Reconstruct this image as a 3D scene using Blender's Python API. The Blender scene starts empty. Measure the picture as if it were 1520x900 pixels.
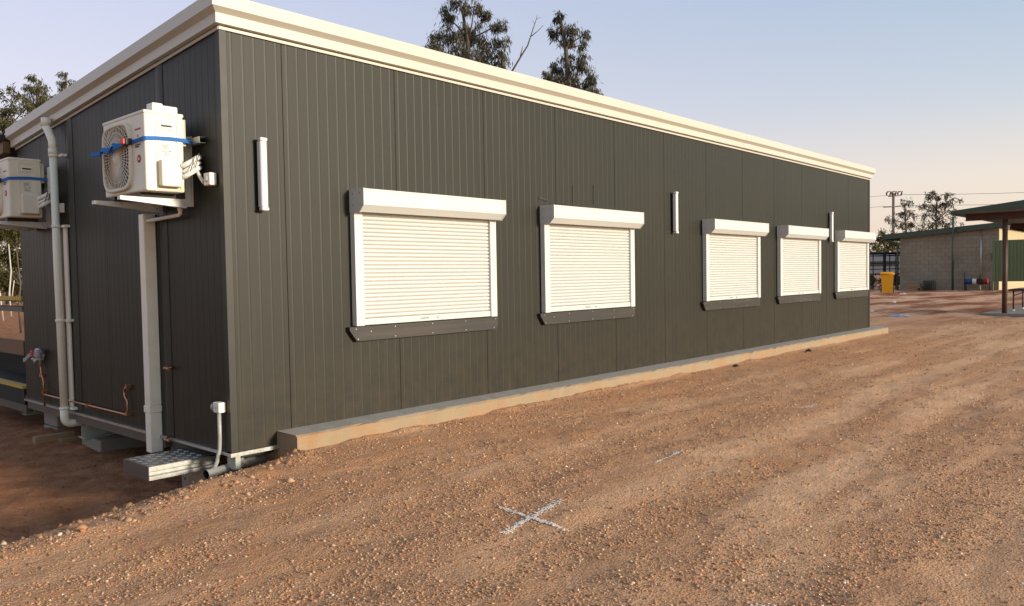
import bpy, bmesh, math, random
import numpy as np
from mathutils import Vector, Matrix

random.seed(7)
rng = np.random.default_rng(11)
scene = bpy.context.scene
col = scene.collection

# ------------------------------------------------------------------ camera
YAW, PITCH, ROLL = 0.7337, -0.0383, -0.0170
cam_d = bpy.data.cameras.new("camera")
cam = bpy.data.objects.new("camera", cam_d)
col.objects.link(cam)
_d = Vector((math.cos(YAW)*math.cos(PITCH), math.sin(YAW)*math.cos(PITCH), math.sin(PITCH)))
_r = Vector((math.sin(YAW), -math.cos(YAW), 0))
_u = _r.cross(_d)
_r2 = _r*math.cos(ROLL) + _u*math.sin(ROLL)
_u2 = -_r*math.sin(ROLL) + _u*math.cos(ROLL)
CAM = Vector((-2.5551, -4.7422, 1.0993))
cam.matrix_world = Matrix(((_r2.x, _u2.x, -_d.x, CAM.x), (_r2.y, _u2.y, -_d.y, CAM.y),
                           (_r2.z, _u2.z, -_d.z, CAM.z), (0, 0, 0, 1)))
cam_d.sensor_width = 36.0
cam_d.lens = 1183.092*36/1520
cam_d.shift_y = 5.6075/1520
cam_d.clip_start = 0.05
cam_d.clip_end = 5000
scene.camera = cam

# ------------------------------------------------------------------ light
SUN_AZ = math.radians(-76)       # direction to the sun, measured from +x
SUN_EL = math.radians(12)
world = bpy.data.worlds.new("World")
scene.world = world
world.use_nodes = True
wn = world.node_tree.nodes
wl = world.node_tree.links
bg = wn["Background"]
sky = wn.new("ShaderNodeTexSky")
sky.sky_type = 'NISHITA'
sky.sun_disc = False
sky.sun_elevation = SUN_EL
sky.sun_rotation = math.radians(90) - SUN_AZ
sky.air_density = 1.0
sky.dust_density = 1.6
sky.ozone_density = 1.0
# dusk tint: pink to peach band low down, lavender to grey blue above, carried round the whole sky
_g = wn.new("ShaderNodeNewGeometry"); _sp = wn.new("ShaderNodeSeparateXYZ"); wl.new(_g.outputs["Incoming"], _sp.inputs[0])
_el = wn.new("ShaderNodeMath"); _el.operation = 'MULTIPLY'; _el.inputs[1].default_value = -1; wl.new(_sp.outputs["Z"], _el.inputs[0])
def sky_ramp(stops):
    r = wn.new("ShaderNodeValToRGB"); e = r.color_ramp.elements
    while len(e) > 1: e.remove(e[0])
    for i, (p, c) in enumerate(stops):
        k = e[0] if i == 0 else e.new(p)
        k.position = p; k.color = tuple(v/3 for v in c)+(1,)
    wl.new(_el.outputs[0], r.inputs[0]); return r.outputs[0]
_ra = sky_ramp([(0, (2.85, 2.2, 1.8)), (0.10, (2.8, 2.32, 1.95)), (0.19, (1.78, 1.95, 2.15)), (0.30, (1.26, 1.66, 2.1)), (0.6, (1.05, 1.4, 1.95)), (1, (0.85, 1.2, 1.8))])
_rb = sky_ramp([(0, (2.5, 1.95, 1.95)), (0.10, (2.65, 2.1, 2.2)), (0.20, (2.3, 2.03, 2.36)), (0.33, (1.95, 1.93, 2.42)), (0.6, (1.3, 1.55, 2.1)), (1, (0.85, 1.2, 1.8))])
_dp = wn.new("ShaderNodeVectorMath"); _dp.operation = 'DOT_PRODUCT'; wl.new(_g.outputs["Incoming"], _dp.inputs[0])
_dp.inputs[1].default_value = (math.cos(SUN_AZ), math.sin(SUN_AZ), 0)
_mr = wn.new("ShaderNodeMapRange"); _mr.inputs[1].default_value = -0.3; _mr.inputs[2].default_value = 0.8; wl.new(_dp.outputs["Value"], _mr.inputs[0])
_mx = wn.new("ShaderNodeMix"); _mx.data_type = 'RGBA'; wl.new(_mr.outputs[0], _mx.inputs[0]); wl.new(_ra, _mx.inputs[6]); wl.new(_rb, _mx.inputs[7])
_sc = wn.new("ShaderNodeVectorMath"); _sc.operation = 'SCALE'; _sc.inputs[3].default_value = 3.0; wl.new(_mx.outputs[2], _sc.inputs[0])
_fm = wn.new("ShaderNodeMix"); _fm.data_type = 'RGBA'; _fm.inputs[0].default_value = 0.80
wl.new(sky.outputs[0], _fm.inputs[6]); wl.new(_sc.outputs[0], _fm.inputs[7])
wl.new(_fm.outputs[2], bg.inputs[0])
bg.inputs[1].default_value = 0.15
sun_d = bpy.data.lights.new("sun", 'SUN')
sun_d.energy = 2.3
sun_d.angle = math.radians(9)
sun_d.color = (1.0, 0.89, 0.73)
sun = bpy.data.objects.new("sun", sun_d)
col.objects.link(sun)
_s = Vector((math.cos(SUN_AZ)*math.cos(SUN_EL), math.sin(SUN_AZ)*math.cos(SUN_EL), math.sin(SUN_EL)))
sun.rotation_euler = _s.to_track_quat('Z', 'Y').to_euler()
scene.view_settings.view_transform = 'Standard'
scene.view_settings.look = 'None'
scene.view_settings.exposure = 1.1
scene.view_settings.gamma = 1.0

# ------------------------------------------------------------------ helpers
def nodes_of(m):
    m.use_nodes = True
    nt = m.node_tree
    return nt, nt.nodes, nt.links, nt.nodes["Principled BSDF"]

def mat(name, c, rough=0.5, metal=0.0, var=0.12, scale=6.0, bump=0.0, bscale=60.0, dirt=None, dirt_amt=0.0,
        dirt_scale=3.0, spec=0.5, stretch=(1, 1, 1)):
    m = bpy.data.materials.new(name)
    nt, n, l, p = nodes_of(m)
    geo = n.new("ShaderNodeNewGeometry")
    mp = n.new("ShaderNodeVectorMath"); mp.operation = 'MULTIPLY'
    mp.inputs[1].default_value = stretch
    l.new(geo.outputs["Position"], mp.inputs[0])
    no = n.new("ShaderNodeTexNoise"); no.inputs["Scale"].default_value = scale
    no.inputs["Detail"].default_value = 5
    l.new(mp.outputs[0], no.inputs["Vector"])
    cr = n.new("ShaderNodeMix"); cr.data_type = 'RGBA'
    cr.inputs[6].default_value = [x*(1-var) for x in c]+[1]
    cr.inputs[7].default_value = [min(1, x*(1+var)) for x in c]+[1]
    l.new(no.outputs["Fac"], cr.inputs[0])
    out = cr.outputs[2]
    if dirt:
        n2 = n.new("ShaderNodeTexNoise"); n2.inputs["Scale"].default_value = dirt_scale
        n2.inputs["Detail"].default_value = 8; n2.inputs["Roughness"].default_value = 0.65
        l.new(mp.outputs[0], n2.inputs["Vector"])
        rp = n.new("ShaderNodeMapRange"); rp.inputs[1].default_value = 0.48; rp.inputs[2].default_value = 0.72
        rp.inputs[4].default_value = dirt_amt
        l.new(n2.outputs["Fac"], rp.inputs[0])
        mx = n.new("ShaderNodeMix"); mx.data_type = 'RGBA'
        mx.inputs[7].default_value = list(dirt)+[1]
        l.new(rp.outputs[0], mx.inputs[0]); l.new(out, mx.inputs[6])
        out = mx.outputs[2]
    l.new(out, p.inputs["Base Color"])
    rr = n.new("ShaderNodeMapRange")
    rr.inputs[3].default_value = max(0.03, rough-0.06); rr.inputs[4].default_value = min(1, rough+0.08)
    l.new(no.outputs["Fac"], rr.inputs[0]); l.new(rr.outputs[0], p.inputs["Roughness"])
    p.inputs["Metallic"].default_value = metal
    p.inputs["Specular IOR Level"].default_value = spec
    if bump > 0:
        n3 = n.new("ShaderNodeTexNoise"); n3.inputs["Scale"].default_value = bscale; n3.inputs["Detail"].default_value = 4
        l.new(mp.outputs[0], n3.inputs["Vector"])
        b = n.new("ShaderNodeBump"); b.inputs["Strength"].default_value = bump; b.inputs["Distance"].default_value = 0.01
        l.new(n3.outputs["Fac"], b.inputs["Height"]); l.new(b.outputs[0], p.inputs["Normal"])
    return m

ORI = {}            # world origin of every root
def root_of(o):
    while o.parent: o = o.parent
    return o

def tag(o, label=None, cat=None, group=None, kind=None):
    if label: o["label"] = label
    if cat: o["category"] = cat
    if group: o["group"] = group
    if kind: o["kind"] = kind
    return o

def thing(name, loc, label, cat, group=None):
    o = bpy.data.objects.new(name, None)
    o.empty_display_size = 0.1
    col.objects.link(o); o.location = loc
    ORI[o.name] = Vector(loc)
    return tag(o, label, cat, group)

class MB:
    def __init__(s): s.v = []; s.f = []; s.smooth = []
    def add(s, vs, fs, sm=False):
        b = len(s.v); s.v.extend([tuple(x) for x in vs])
        s.f.extend([tuple(b+i for i in f) for f in fs]); s.smooth.extend([sm]*len(fs)); return s
    def box(s, x0, x1, y0, y1, z0, z1):
        return s.add([(x0,y0,z0),(x1,y0,z0),(x1,y1,z0),(x0,y1,z0),(x0,y0,z1),(x1,y0,z1),(x1,y1,z1),(x0,y1,z1)],
              [(0,3,2,1),(4,5,6,7),(0,1,5,4),(1,2,6,5),(2,3,7,6),(3,0,4,7)])
    def bbox(s, x0, x1, y0, y1, z0, z1, r, seg=2):
        bm = bmesh.new(); bmesh.ops.create_cube(bm, size=1)
        for v in bm.verts:
            v.co = Vector(((x0+x1)/2+v.co.x*(x1-x0), (y0+y1)/2+v.co.y*(y1-y0), (z0+z1)/2+v.co.z*(z1-z0)))
        bmesh.ops.bevel(bm, geom=list(bm.edges), offset=r, segments=seg, affect='EDGES', profile=0.5)
        bm.verts.index_update()
        s.add([v.co[:] for v in bm.verts], [[v.index for v in f.verts] for f in bm.faces]); bm.free(); return s
    def prism(s, prof, axis, a, b, cap=True):
        """prof: list of 2D points; axis 'x','y','z' extruded from a to b"""
        def P(p, t):
            if axis == 'x': return (t, p[0], p[1])
            if axis == 'y': return (p[0], t, p[1])
            return (p[0], p[1], t)
        n = len(prof)
        vs = [P(p, a) for p in prof]+[P(p, b) for p in prof]
        fs = [(i, (i+1) % n, n+(i+1) % n, n+i) for i in range(n)]
        if cap: fs += [tuple(range(n))[::-1], tuple(range(n, 2*n))]
        return s.add(vs, fs)
    def tube(s, pts, r, n=8, cap=True, sm=True):
        pts = [Vector(p) for p in pts]
        if not isinstance(r, (list, tuple)): r = [r]*len(pts)
        vs = []; fs = []
        up = None
        for i, p in enumerate(pts):
            t = (pts[min(i+1, len(pts)-1)]-pts[max(i-1, 0)])
            if t.length < 1e-9: t = Vector((0, 0, 1))
            t.normalize()
            if up is None:
                up = Vector((0, 0, 1)) if abs(t.z) < 0.9 else Vector((1, 0, 0))
            a = t.cross(up)
            if a.length < 1e-4: a = t.cross(Vector((0.3, 1, 0.1)))
            a.normalize(); b = a.cross(t); b.normalize(); up = b
            for k in range(n):
                an = 2*math.pi*k/n
                vs.append(p+(a*math.cos(an)+b*math.sin(an))*r[i])
        for i in range(len(pts)-1):
            for k in range(n):
                k2 = (k+1) % n
                fs.append((i*n+k, i*n+k2, (i+1)*n+k2, (i+1)*n+k))
        s.add(vs, fs, sm)
        if cap:
            m = len(pts)-1
            base = len(s.v)-len(vs)
            s.f.append(tuple(base+k for k in range(n))[::-1]); s.smooth.append(False)
            s.f.append(tuple(base+m*n+k for k in range(n))); s.smooth.append(False)
        return s
    def cyl(s, a, b, r, n=12, r2=None):
        return s.tube([a, b], [r, r if r2 is None else r2], n)
    def ribbon(s, pts, w, t, wdir=(0, 0, 1), offs=None):
        """flat strap along pts: width w along wdir, thickness t"""
        pts = [Vector(p) for p in pts]; wd = Vector(wdir).normalized()
        vs = []; fs = []
        for i, p in enumerate(pts):
            tg = (pts[min(i+1, len(pts)-1)]-pts[max(i-1, 0)]).normalized()
            nn = tg.cross(wd).normalized()
            w2 = nn.cross(tg).normalized()
            for sx, sy in ((-1, -1), (1, -1), (1, 1), (-1, 1)):
                vs.append(p+w2*(w/2*sx)+nn*(t/2*sy))
        for i in range(len(pts)-1):
            for k in range(4):
                k2 = (k+1) % 4
                fs.append((i*4+k, i*4+k2, i*4+4+k2, i*4+4+k))
        fs += [(3, 2, 1, 0), tuple((len(pts)-1)*4+k for k in range(4))]
        return s.add(vs, fs)
    def rev(s, c, axis, prof, n=24, a0=0, a1=None):
        """surface of revolution about 'axis' through c, prof list (radius, offset)"""
        vs = []; fs = []
        for (r, o) in prof:
            for k in range(n):
                an = 2*math.pi*k/n
                u, w = r*math.cos(an), r*math.sin(an)
                if axis == 'x': vs.append((c[0]+o, c[1]+u, c[2]+w))
                elif axis == 'y': vs.append((c[0]+u, c[1]+o, c[2]+w))
                else: vs.append((c[0]+u, c[1]+w, c[2]+o))
        for i in range(len(prof)-1):
            for k in range(n):
                k2 = (k+1) % n
                fs.append((i*n+k, i*n+k2, (i+1)*n+k2, (i+1)*n+k))
        return s.add(vs, fs, True)
    def mesh(s, name, off=(0, 0, 0)):
        me = bpy.data.meshes.new(name)
        o = Vector(off)
        me.from_pydata([(x[0]-o.x, x[1]-o.y, x[2]-o.z) for x in s.v], [], s.f)
        bm = bmesh.new(); bm.from_mesh(me)
        bmesh.ops.recalc_face_normals(bm, faces=bm.faces[:]); bm.to_mesh(me); bm.free()
        sm = s.smooth
        me.polygons.foreach_set("use_smooth", [bool(x) for x in sm][:len(me.polygons)])
        return me
    def build(s, name, m, parent=None, label=None):
        off = ORI.get(root_of(parent).name, Vector((0, 0, 0))) if parent else Vector((0, 0, 0))
        me = s.mesh(name, off)
        me.materials.append(m)
        o = bpy.data.objects.new(name, me)
        col.objects.link(o)
        if parent: o.parent = parent
        if label: o["label"] = label
        return o

def solo(mb, name, m, loc, label, cat, group=None, kind=None):
    """a thing that is one mesh, origin at loc"""
    me = mb.mesh(name, loc); me.materials.append(m)
    o = bpy.data.objects.new(name, me); col.objects.link(o); o.location = loc
    return tag(o, label, cat, group, kind)

def piece(name, me, parent, loc):
    """a piece sharing mesh data; loc in the root's local space"""
    o = bpy.data.objects.new(name, me); col.objects.link(o); o.parent = parent; o.location = loc
    return o

def copy_tree(o, parent=None):
    c = o.copy(); col.objects.link(c)
    if parent: c.parent = parent
    for ch in list(o.children): copy_tree(ch, c)
    return c

# value noise on numpy arrays
def vn(x, y, seed=0):
    xi = np.floor(x); yi = np.floor(y); fx = x-xi; fy = y-yi
    fx = fx*fx*(3-2*fx); fy = fy*fy*(3-2*fy)
    def h(a, b):
        t = np.sin(a*127.1+b*311.7+seed*74.7)*43758.5453
        return t-np.floor(t)
    return (h(xi, yi)*(1-fx)+h(xi+1, yi)*fx)*(1-fy)+(h(xi, yi+1)*(1-fx)+h(xi+1, yi+1)*fx)*fy
def fbm(x, y, seed=0, oct=4):
    a = 0.5; t = 0
    for i in range(oct):
        t = t+a*vn(x, y, seed+i*13); x = x*2.03; y = y*2.03; a *= 0.5
    return t
def sstep(a, b, x):
    t = np.clip((x-a)/(b-a), 0, 1); return t*t*(3-2*t)

# ------------------------------------------------------------------ materials
M = {}
def wall_mat(name, c):
    m = mat(name, c, rough=0.46, var=0.05, scale=0.9, dirt=(c[0]*1.5+.012, c[1]*1.5+.010, c[2]*1.4+.006), dirt_amt=0.16, dirt_scale=1.6,
            bump=0.03, bscale=5, stretch=(1, 1, 0.6), spec=0.26)
    nt = m.node_tree; n, l = nt.nodes, nt.links; p = n["Principled BSDF"]
    src = p.inputs["Base Color"].links[0].from_socket
    geo = n.new("ShaderNodeNewGeometry"); sp = n.new("ShaderNodeSeparateXYZ"); l.new(geo.outputs["Position"], sp.inputs[0])
    # red dust splashed up from the ground, and faint run marks down the sheets
    r = n.new("ShaderNodeMapRange"); r.inputs[1].default_value = 0.75; r.inputs[2].default_value = 0.0; l.new(sp.outputs["Z"], r.inputs[0])
    no = n.new("ShaderNodeTexNoise"); no.inputs["Scale"].default_value = 7; no.inputs["Detail"].default_value = 8; no.inputs["Roughness"].default_value = 0.7
    l.new(geo.outputs["Position"], no.inputs["Vector"])
    r2 = n.new("ShaderNodeMapRange"); r2.inputs[1].default_value = 0.40; r2.inputs[2].default_value = 0.75; l.new(no.outputs["Fac"], r2.inputs[0])
    mu = n.new("ShaderNodeMath"); mu.operation = 'MULTIPLY'; l.new(r.outputs[0], mu.inputs[0]); l.new(r2.outputs[0], mu.inputs[1])
    mu2 = n.new("ShaderNodeMath"); mu2.operation = 'MULTIPLY'; l.new(mu.outputs[0], mu2.inputs[0]); mu2.inputs[1].default_value = 0.35
    mx = n.new("ShaderNodeMix"); mx.data_type = 'RGBA'; mx.inputs[7].default_value = (0.11, 0.062, 0.032, 1)
    l.new(mu2.outputs[0], mx.inputs[0]); l.new(src, mx.inputs[6])
    vm = n.new("ShaderNodeVectorMath"); vm.operation = 'MULTIPLY'; vm.inputs[1].default_value = (9, 9, 0.35); l.new(geo.outputs["Position"], vm.inputs[0])
    n3 = n.new("ShaderNodeTexNoise"); n3.inputs["Scale"].default_value = 2; n3.inputs["Detail"].default_value = 6; l.new(vm.outputs[0], n3.inputs["Vector"])
    r3 = n.new("ShaderNodeMapRange"); r3.inputs[1].default_value = 0.58; r3.inputs[2].default_value = 0.78; r3.inputs[4].default_value = 0.22; l.new(n3.outputs["Fac"], r3.inputs[0])
    m2 = n.new("ShaderNodeMix"); m2.data_type = 'RGBA'; m2.inputs[7].default_value = (0.055, 0.048, 0.036, 1)
    l.new(r3.outputs[0], m2.inputs[0]); l.new(mx.outputs[2], m2.inputs[6])
    l.new(m2.outputs[2], p.inputs["Base Color"])
    return m
M['wall'] = wall_mat("wall_steel", (0.0225, 0.0220, 0.0150))
M['flash'] = mat("flashing_steel", (0.026, 0.0255, 0.0185), rough=0.46, var=0.06, spec=0.36, dirt=(0.06, 0.05, 0.04), dirt_amt=0.25)
M['gap'] = mat("joint_backing", (0.03, 0.028, 0.025), rough=0.9)  # dark core colour, seen through the panel joints
M['cream'] = mat("cream_steel", (0.53, 0.505, 0.43), rough=0.35, var=0.03, scale=2, dirt=(0.5, 0.42, 0.30), dirt_amt=0.10, dirt_scale=1.2)
M['white'] = mat("white_powdercoat", (0.60, 0.605, 0.575), rough=0.4, var=0.025, scale=3, dirt=(0.55, 0.47, 0.36), dirt_amt=0.08, dirt_scale=4)
M['slat'] = mat("slat_white", (0.57, 0.575, 0.545), rough=0.45, var=0.04, scale=5, dirt=(0.55, 0.46, 0.34), dirt_amt=0.10, dirt_scale=5)
M['sill'] = mat("sill_steel", (0.027, 0.024, 0.021), rough=0.55, var=0.18, scale=8, stretch=(0.3, 1, 6), dirt=(0.12, 0.09, 0.06), dirt_amt=0.3)
M['galv'] = mat("galvanised_steel", (0.52, 0.52, 0.48), rough=0.38, metal=0.75, var=0.2, scale=25, dirt=(0.3, 0.24, 0.17), dirt_amt=0.35, dirt_scale=9)
M['beam'] = mat("primed_beam", (0.42, 0.44, 0.38), rough=0.6, var=0.12, scale=9, dirt=(0.28, 0.19, 0.11), dirt_amt=0.45, dirt_scale=6)
M['darkbeam'] = mat("edge_beam_steel", (0.10, 0.085, 0.07), rough=0.5, var=0.2, dirt=(0.2, 0.13, 0.08), dirt_amt=0.4)
M['acbody'] = mat("ac_casing", (0.72, 0.67, 0.55), rough=0.4, var=0.03, scale=4, dirt=(0.45, 0.36, 0.25), dirt_amt=0.12, dirt_scale=6)
M['acgrille'] = mat("ac_grille_plastic", (0.68, 0.62, 0.50), rough=0.45, var=0.05)
M['acdark'] = mat("ac_dark_recess", (0.02, 0.02, 0.02), rough=0.6)
M['pvc'] = mat("pvc_pipe", (0.84, 0.80, 0.68), rough=0.35, var=0.05, scale=5, dirt=(0.4, 0.3, 0.2), dirt_amt=0.15, dirt_scale=5)
M['pvcw'] = mat("white_pvc", (0.85, 0.80, 0.68), rough=0.35, var=0.04, dirt=(0.45, 0.33, 0.22), dirt_amt=0.15, dirt_scale=7)
M['grey_pvc'] = mat("grey_pvc", (0.36, 0.36, 0.33), rough=0.4, var=0.08, dirt=(0.3, 0.2, 0.12), dirt_amt=0.35, dirt_scale=7)
M['copper'] = mat("copper", (0.55, 0.27, 0.16), rough=0.35, metal=0.85, var=0.2, scale=30)
M['strap'] = mat("blue_webbing", (0.012, 0.13, 0.42), rough=0.75, var=0.2, scale=60)
M['red'] = mat("red_plastic", (0.5, 0.03, 0.025), rough=0.45)
M['shaded_red'] = mat("shaded_red_plastic", (0.20, 0.018, 0.016), rough=0.5)  # red drum colour darkened, shade by the shed wall painted in
M['black'] = mat("black_plastic", (0.012, 0.012, 0.012), rough=0.5)
M['foam'] = mat("white_foam", (0.85, 0.82, 0.74), rough=0.85, var=0.05, bump=0.3, bscale=120)
M['insul'] = mat("white_lagging", (0.78, 0.76, 0.70), rough=0.8, var=0.05, bump=0.2)
M['label'] = mat("paper_label", (0.66, 0.64, 0.58), rough=0.5)
M['ink'] = mat("dark_ink", (0.06, 0.06, 0.06), rough=0.6)
M['yellow'] = mat("yellow_sticker", (0.75, 0.50, 0.05), rough=0.5)
M['tape'] = mat("grey_tape", (0.30, 0.28, 0.29), rough=0.5, var=0.2, scale=40)
M['conc'] = mat("dusty_concrete", (0.30, 0.225, 0.14), rough=0.9, var=0.12, scale=5, bump=0.35, bscale=45, dirt=(0.36, 0.185, 0.08), dirt_amt=0.85, dirt_scale=3.0)
M['conc_top'] = mat("concrete_top", (0.33, 0.31, 0.27), rough=0.9, var=0.15, scale=7, bump=0.3, bscale=50, dirt=(0.34, 0.22, 0.12), dirt_amt=0.4, dirt_scale=4)
M['pad'] = mat("grey_concrete", (0.26, 0.24, 0.20), rough=0.9, var=0.15, scale=10, bump=0.3, dirt=(0.22, 0.11, 0.05), dirt_amt=0.6)
M['timber'] = mat("weathered_timber", (0.30, 0.19, 0.10), rough=0.8, var=0.3, scale=5, stretch=(2, 12, 12), bump=0.3)
M['brown'] = mat("brown_beam", (0.16, 0.085, 0.04), rough=0.6, var=0.2)
M['nosing'] = mat("yellow_nosing", (0.55, 0.36, 0.06), rough=0.6, var=0.2, scale=20)
M['dark'] = mat("dark_steel", (0.030, 0.029, 0.025), rough=0.75, spec=0.3)
M['light'] = mat("light_diffuser", (0.72, 0.71, 0.68), rough=0.3, var=0.03)
M['bin'] = mat("yellow_bin_plastic", (0.78, 0.36, 0.012), rough=0.4, var=0.05)
M['green'] = mat("green_steel", (0.045, 0.068, 0.045), rough=0.45, var=0.12, scale=2)
M['greensheet'] = mat("green_sheeting", (0.15, 0.19, 0.085), rough=0.5, var=0.12)
M['block'] = mat("concrete_block", (0.30, 0.255, 0.185), rough=0.95, var=0.12, scale=1.2, bump=0.4, bscale=25, dirt=(0.17, 0.145, 0.12), dirt_amt=0.45, dirt_scale=0.8)
M['block2'] = mat("concrete_block_dark", (0.272, 0.232, 0.17), rough=0.95, var=0.12, scale=1.2, bump=0.4, bscale=25, dirt=(0.16, 0.14, 0.12), dirt_amt=0.45, dirt_scale=0.8)
M['mortar'] = mat("mortar", (0.20, 0.18, 0.15), rough=0.95)
M['render'] = mat("sunlit_block_wall", (0.48, 0.40, 0.24), rough=0.9, var=0.08, dirt=(0.36, 0.28, 0.16), dirt_amt=0.3)  # sunlight on the side wall painted in as a yellower block colour
M['rust'] = mat("red_oxide_steel", (0.075, 0.036, 0.024), rough=0.6, var=0.25, scale=4)
M['rustdark'] = mat("red_oxide_beam", (0.07, 0.022, 0.015), rough=0.65, var=0.2)
M['wood_pole'] = mat("weathered_pole", (0.17, 0.145, 0.115), rough=0.9, var=0.25, scale=3)
M['insulator'] = mat("brown_insulator", (0.06, 0.03, 0.025), rough=0.25)
M['wire'] = mat("wire", (0.10, 0.09, 0.085), rough=0.6)
M['blue'] = mat("shaded_blue_plastic", (0.012, 0.05, 0.20), rough=0.45)  # drum blue darkened so the colour carries the shade it stands in
M['bluebag'] = mat("pale_blue_bag", (0.40, 0.47, 0.56), rough=0.4, var=0.3, scale=30)
M['tank'] = mat("pale_tank", (0.40, 0.40, 0.37), rough=0.5, var=0.15, scale=1.5)
M['paint'] = mat("marking_paint", (0.82, 0.73, 0.62), rough=0.8, var=0.1, scale=60)
M['bark'] = mat("gum_bark", (0.10, 0.08, 0.065), rough=0.9, var=0.35, scale=4, bump=0.3, bscale=20)
M['palebark'] = mat("pale_bark", (0.55, 0.49, 0.42), rough=0.85, var=0.25, scale=4)

def checker_mat():
    m = mat("checker_plate", (0.42, 0.40, 0.36), rough=0.34, metal=0.8, var=0.15, scale=20, dirt=(0.25, 0.15, 0.08), dirt_amt=0.35, dirt_scale=12)
    return m
M['checker'] = checker_mat()

def leaf_mat(name, c1, c2, trans=0.35):
    m = bpy.data.materials.new(name)
    nt, n, l, p = nodes_of(m)
    at = n.new("ShaderNodeAttribute"); at.attribute_name = "tint"
    mx = n.new("ShaderNodeMix"); mx.data_type = 'RGBA'
    mx.inputs[6].default_value = list(c1)+[1]; mx.inputs[7].default_value = list(c2)+[1]
    l.new(at.outputs["Fac"], mx.inputs[0])
    l.new(mx.outputs[2], p.inputs["Base Color"])
    p.inputs["Roughness"].default_value = 0.5
    tr = n.new("ShaderNodeBsdfTranslucent"); l.new(mx.outputs[2], tr.inputs[0])
    ms = n.new("ShaderNodeMixShader"); ms.inputs[0].default_value = trans
    l.new(p.outputs[0], ms.inputs[1]); l.new(tr.outputs[0], ms.inputs[2])
    l.new(ms.outputs[0], n["Material Output"].inputs[0])
    return m
M['leaf_grey'] = leaf_mat("gum_leaf", (0.04, 0.041, 0.022), (0.19, 0.16, 0.095))
M['leaf_olive'] = leaf_mat("olive_leaf", (0.07, 0.07, 0.018), (0.20, 0.17, 0.06))
M['leaf_green'] = leaf_mat("green_leaf", (0.06, 0.06, 0.013), (0.16, 0.14, 0.035))

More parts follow.
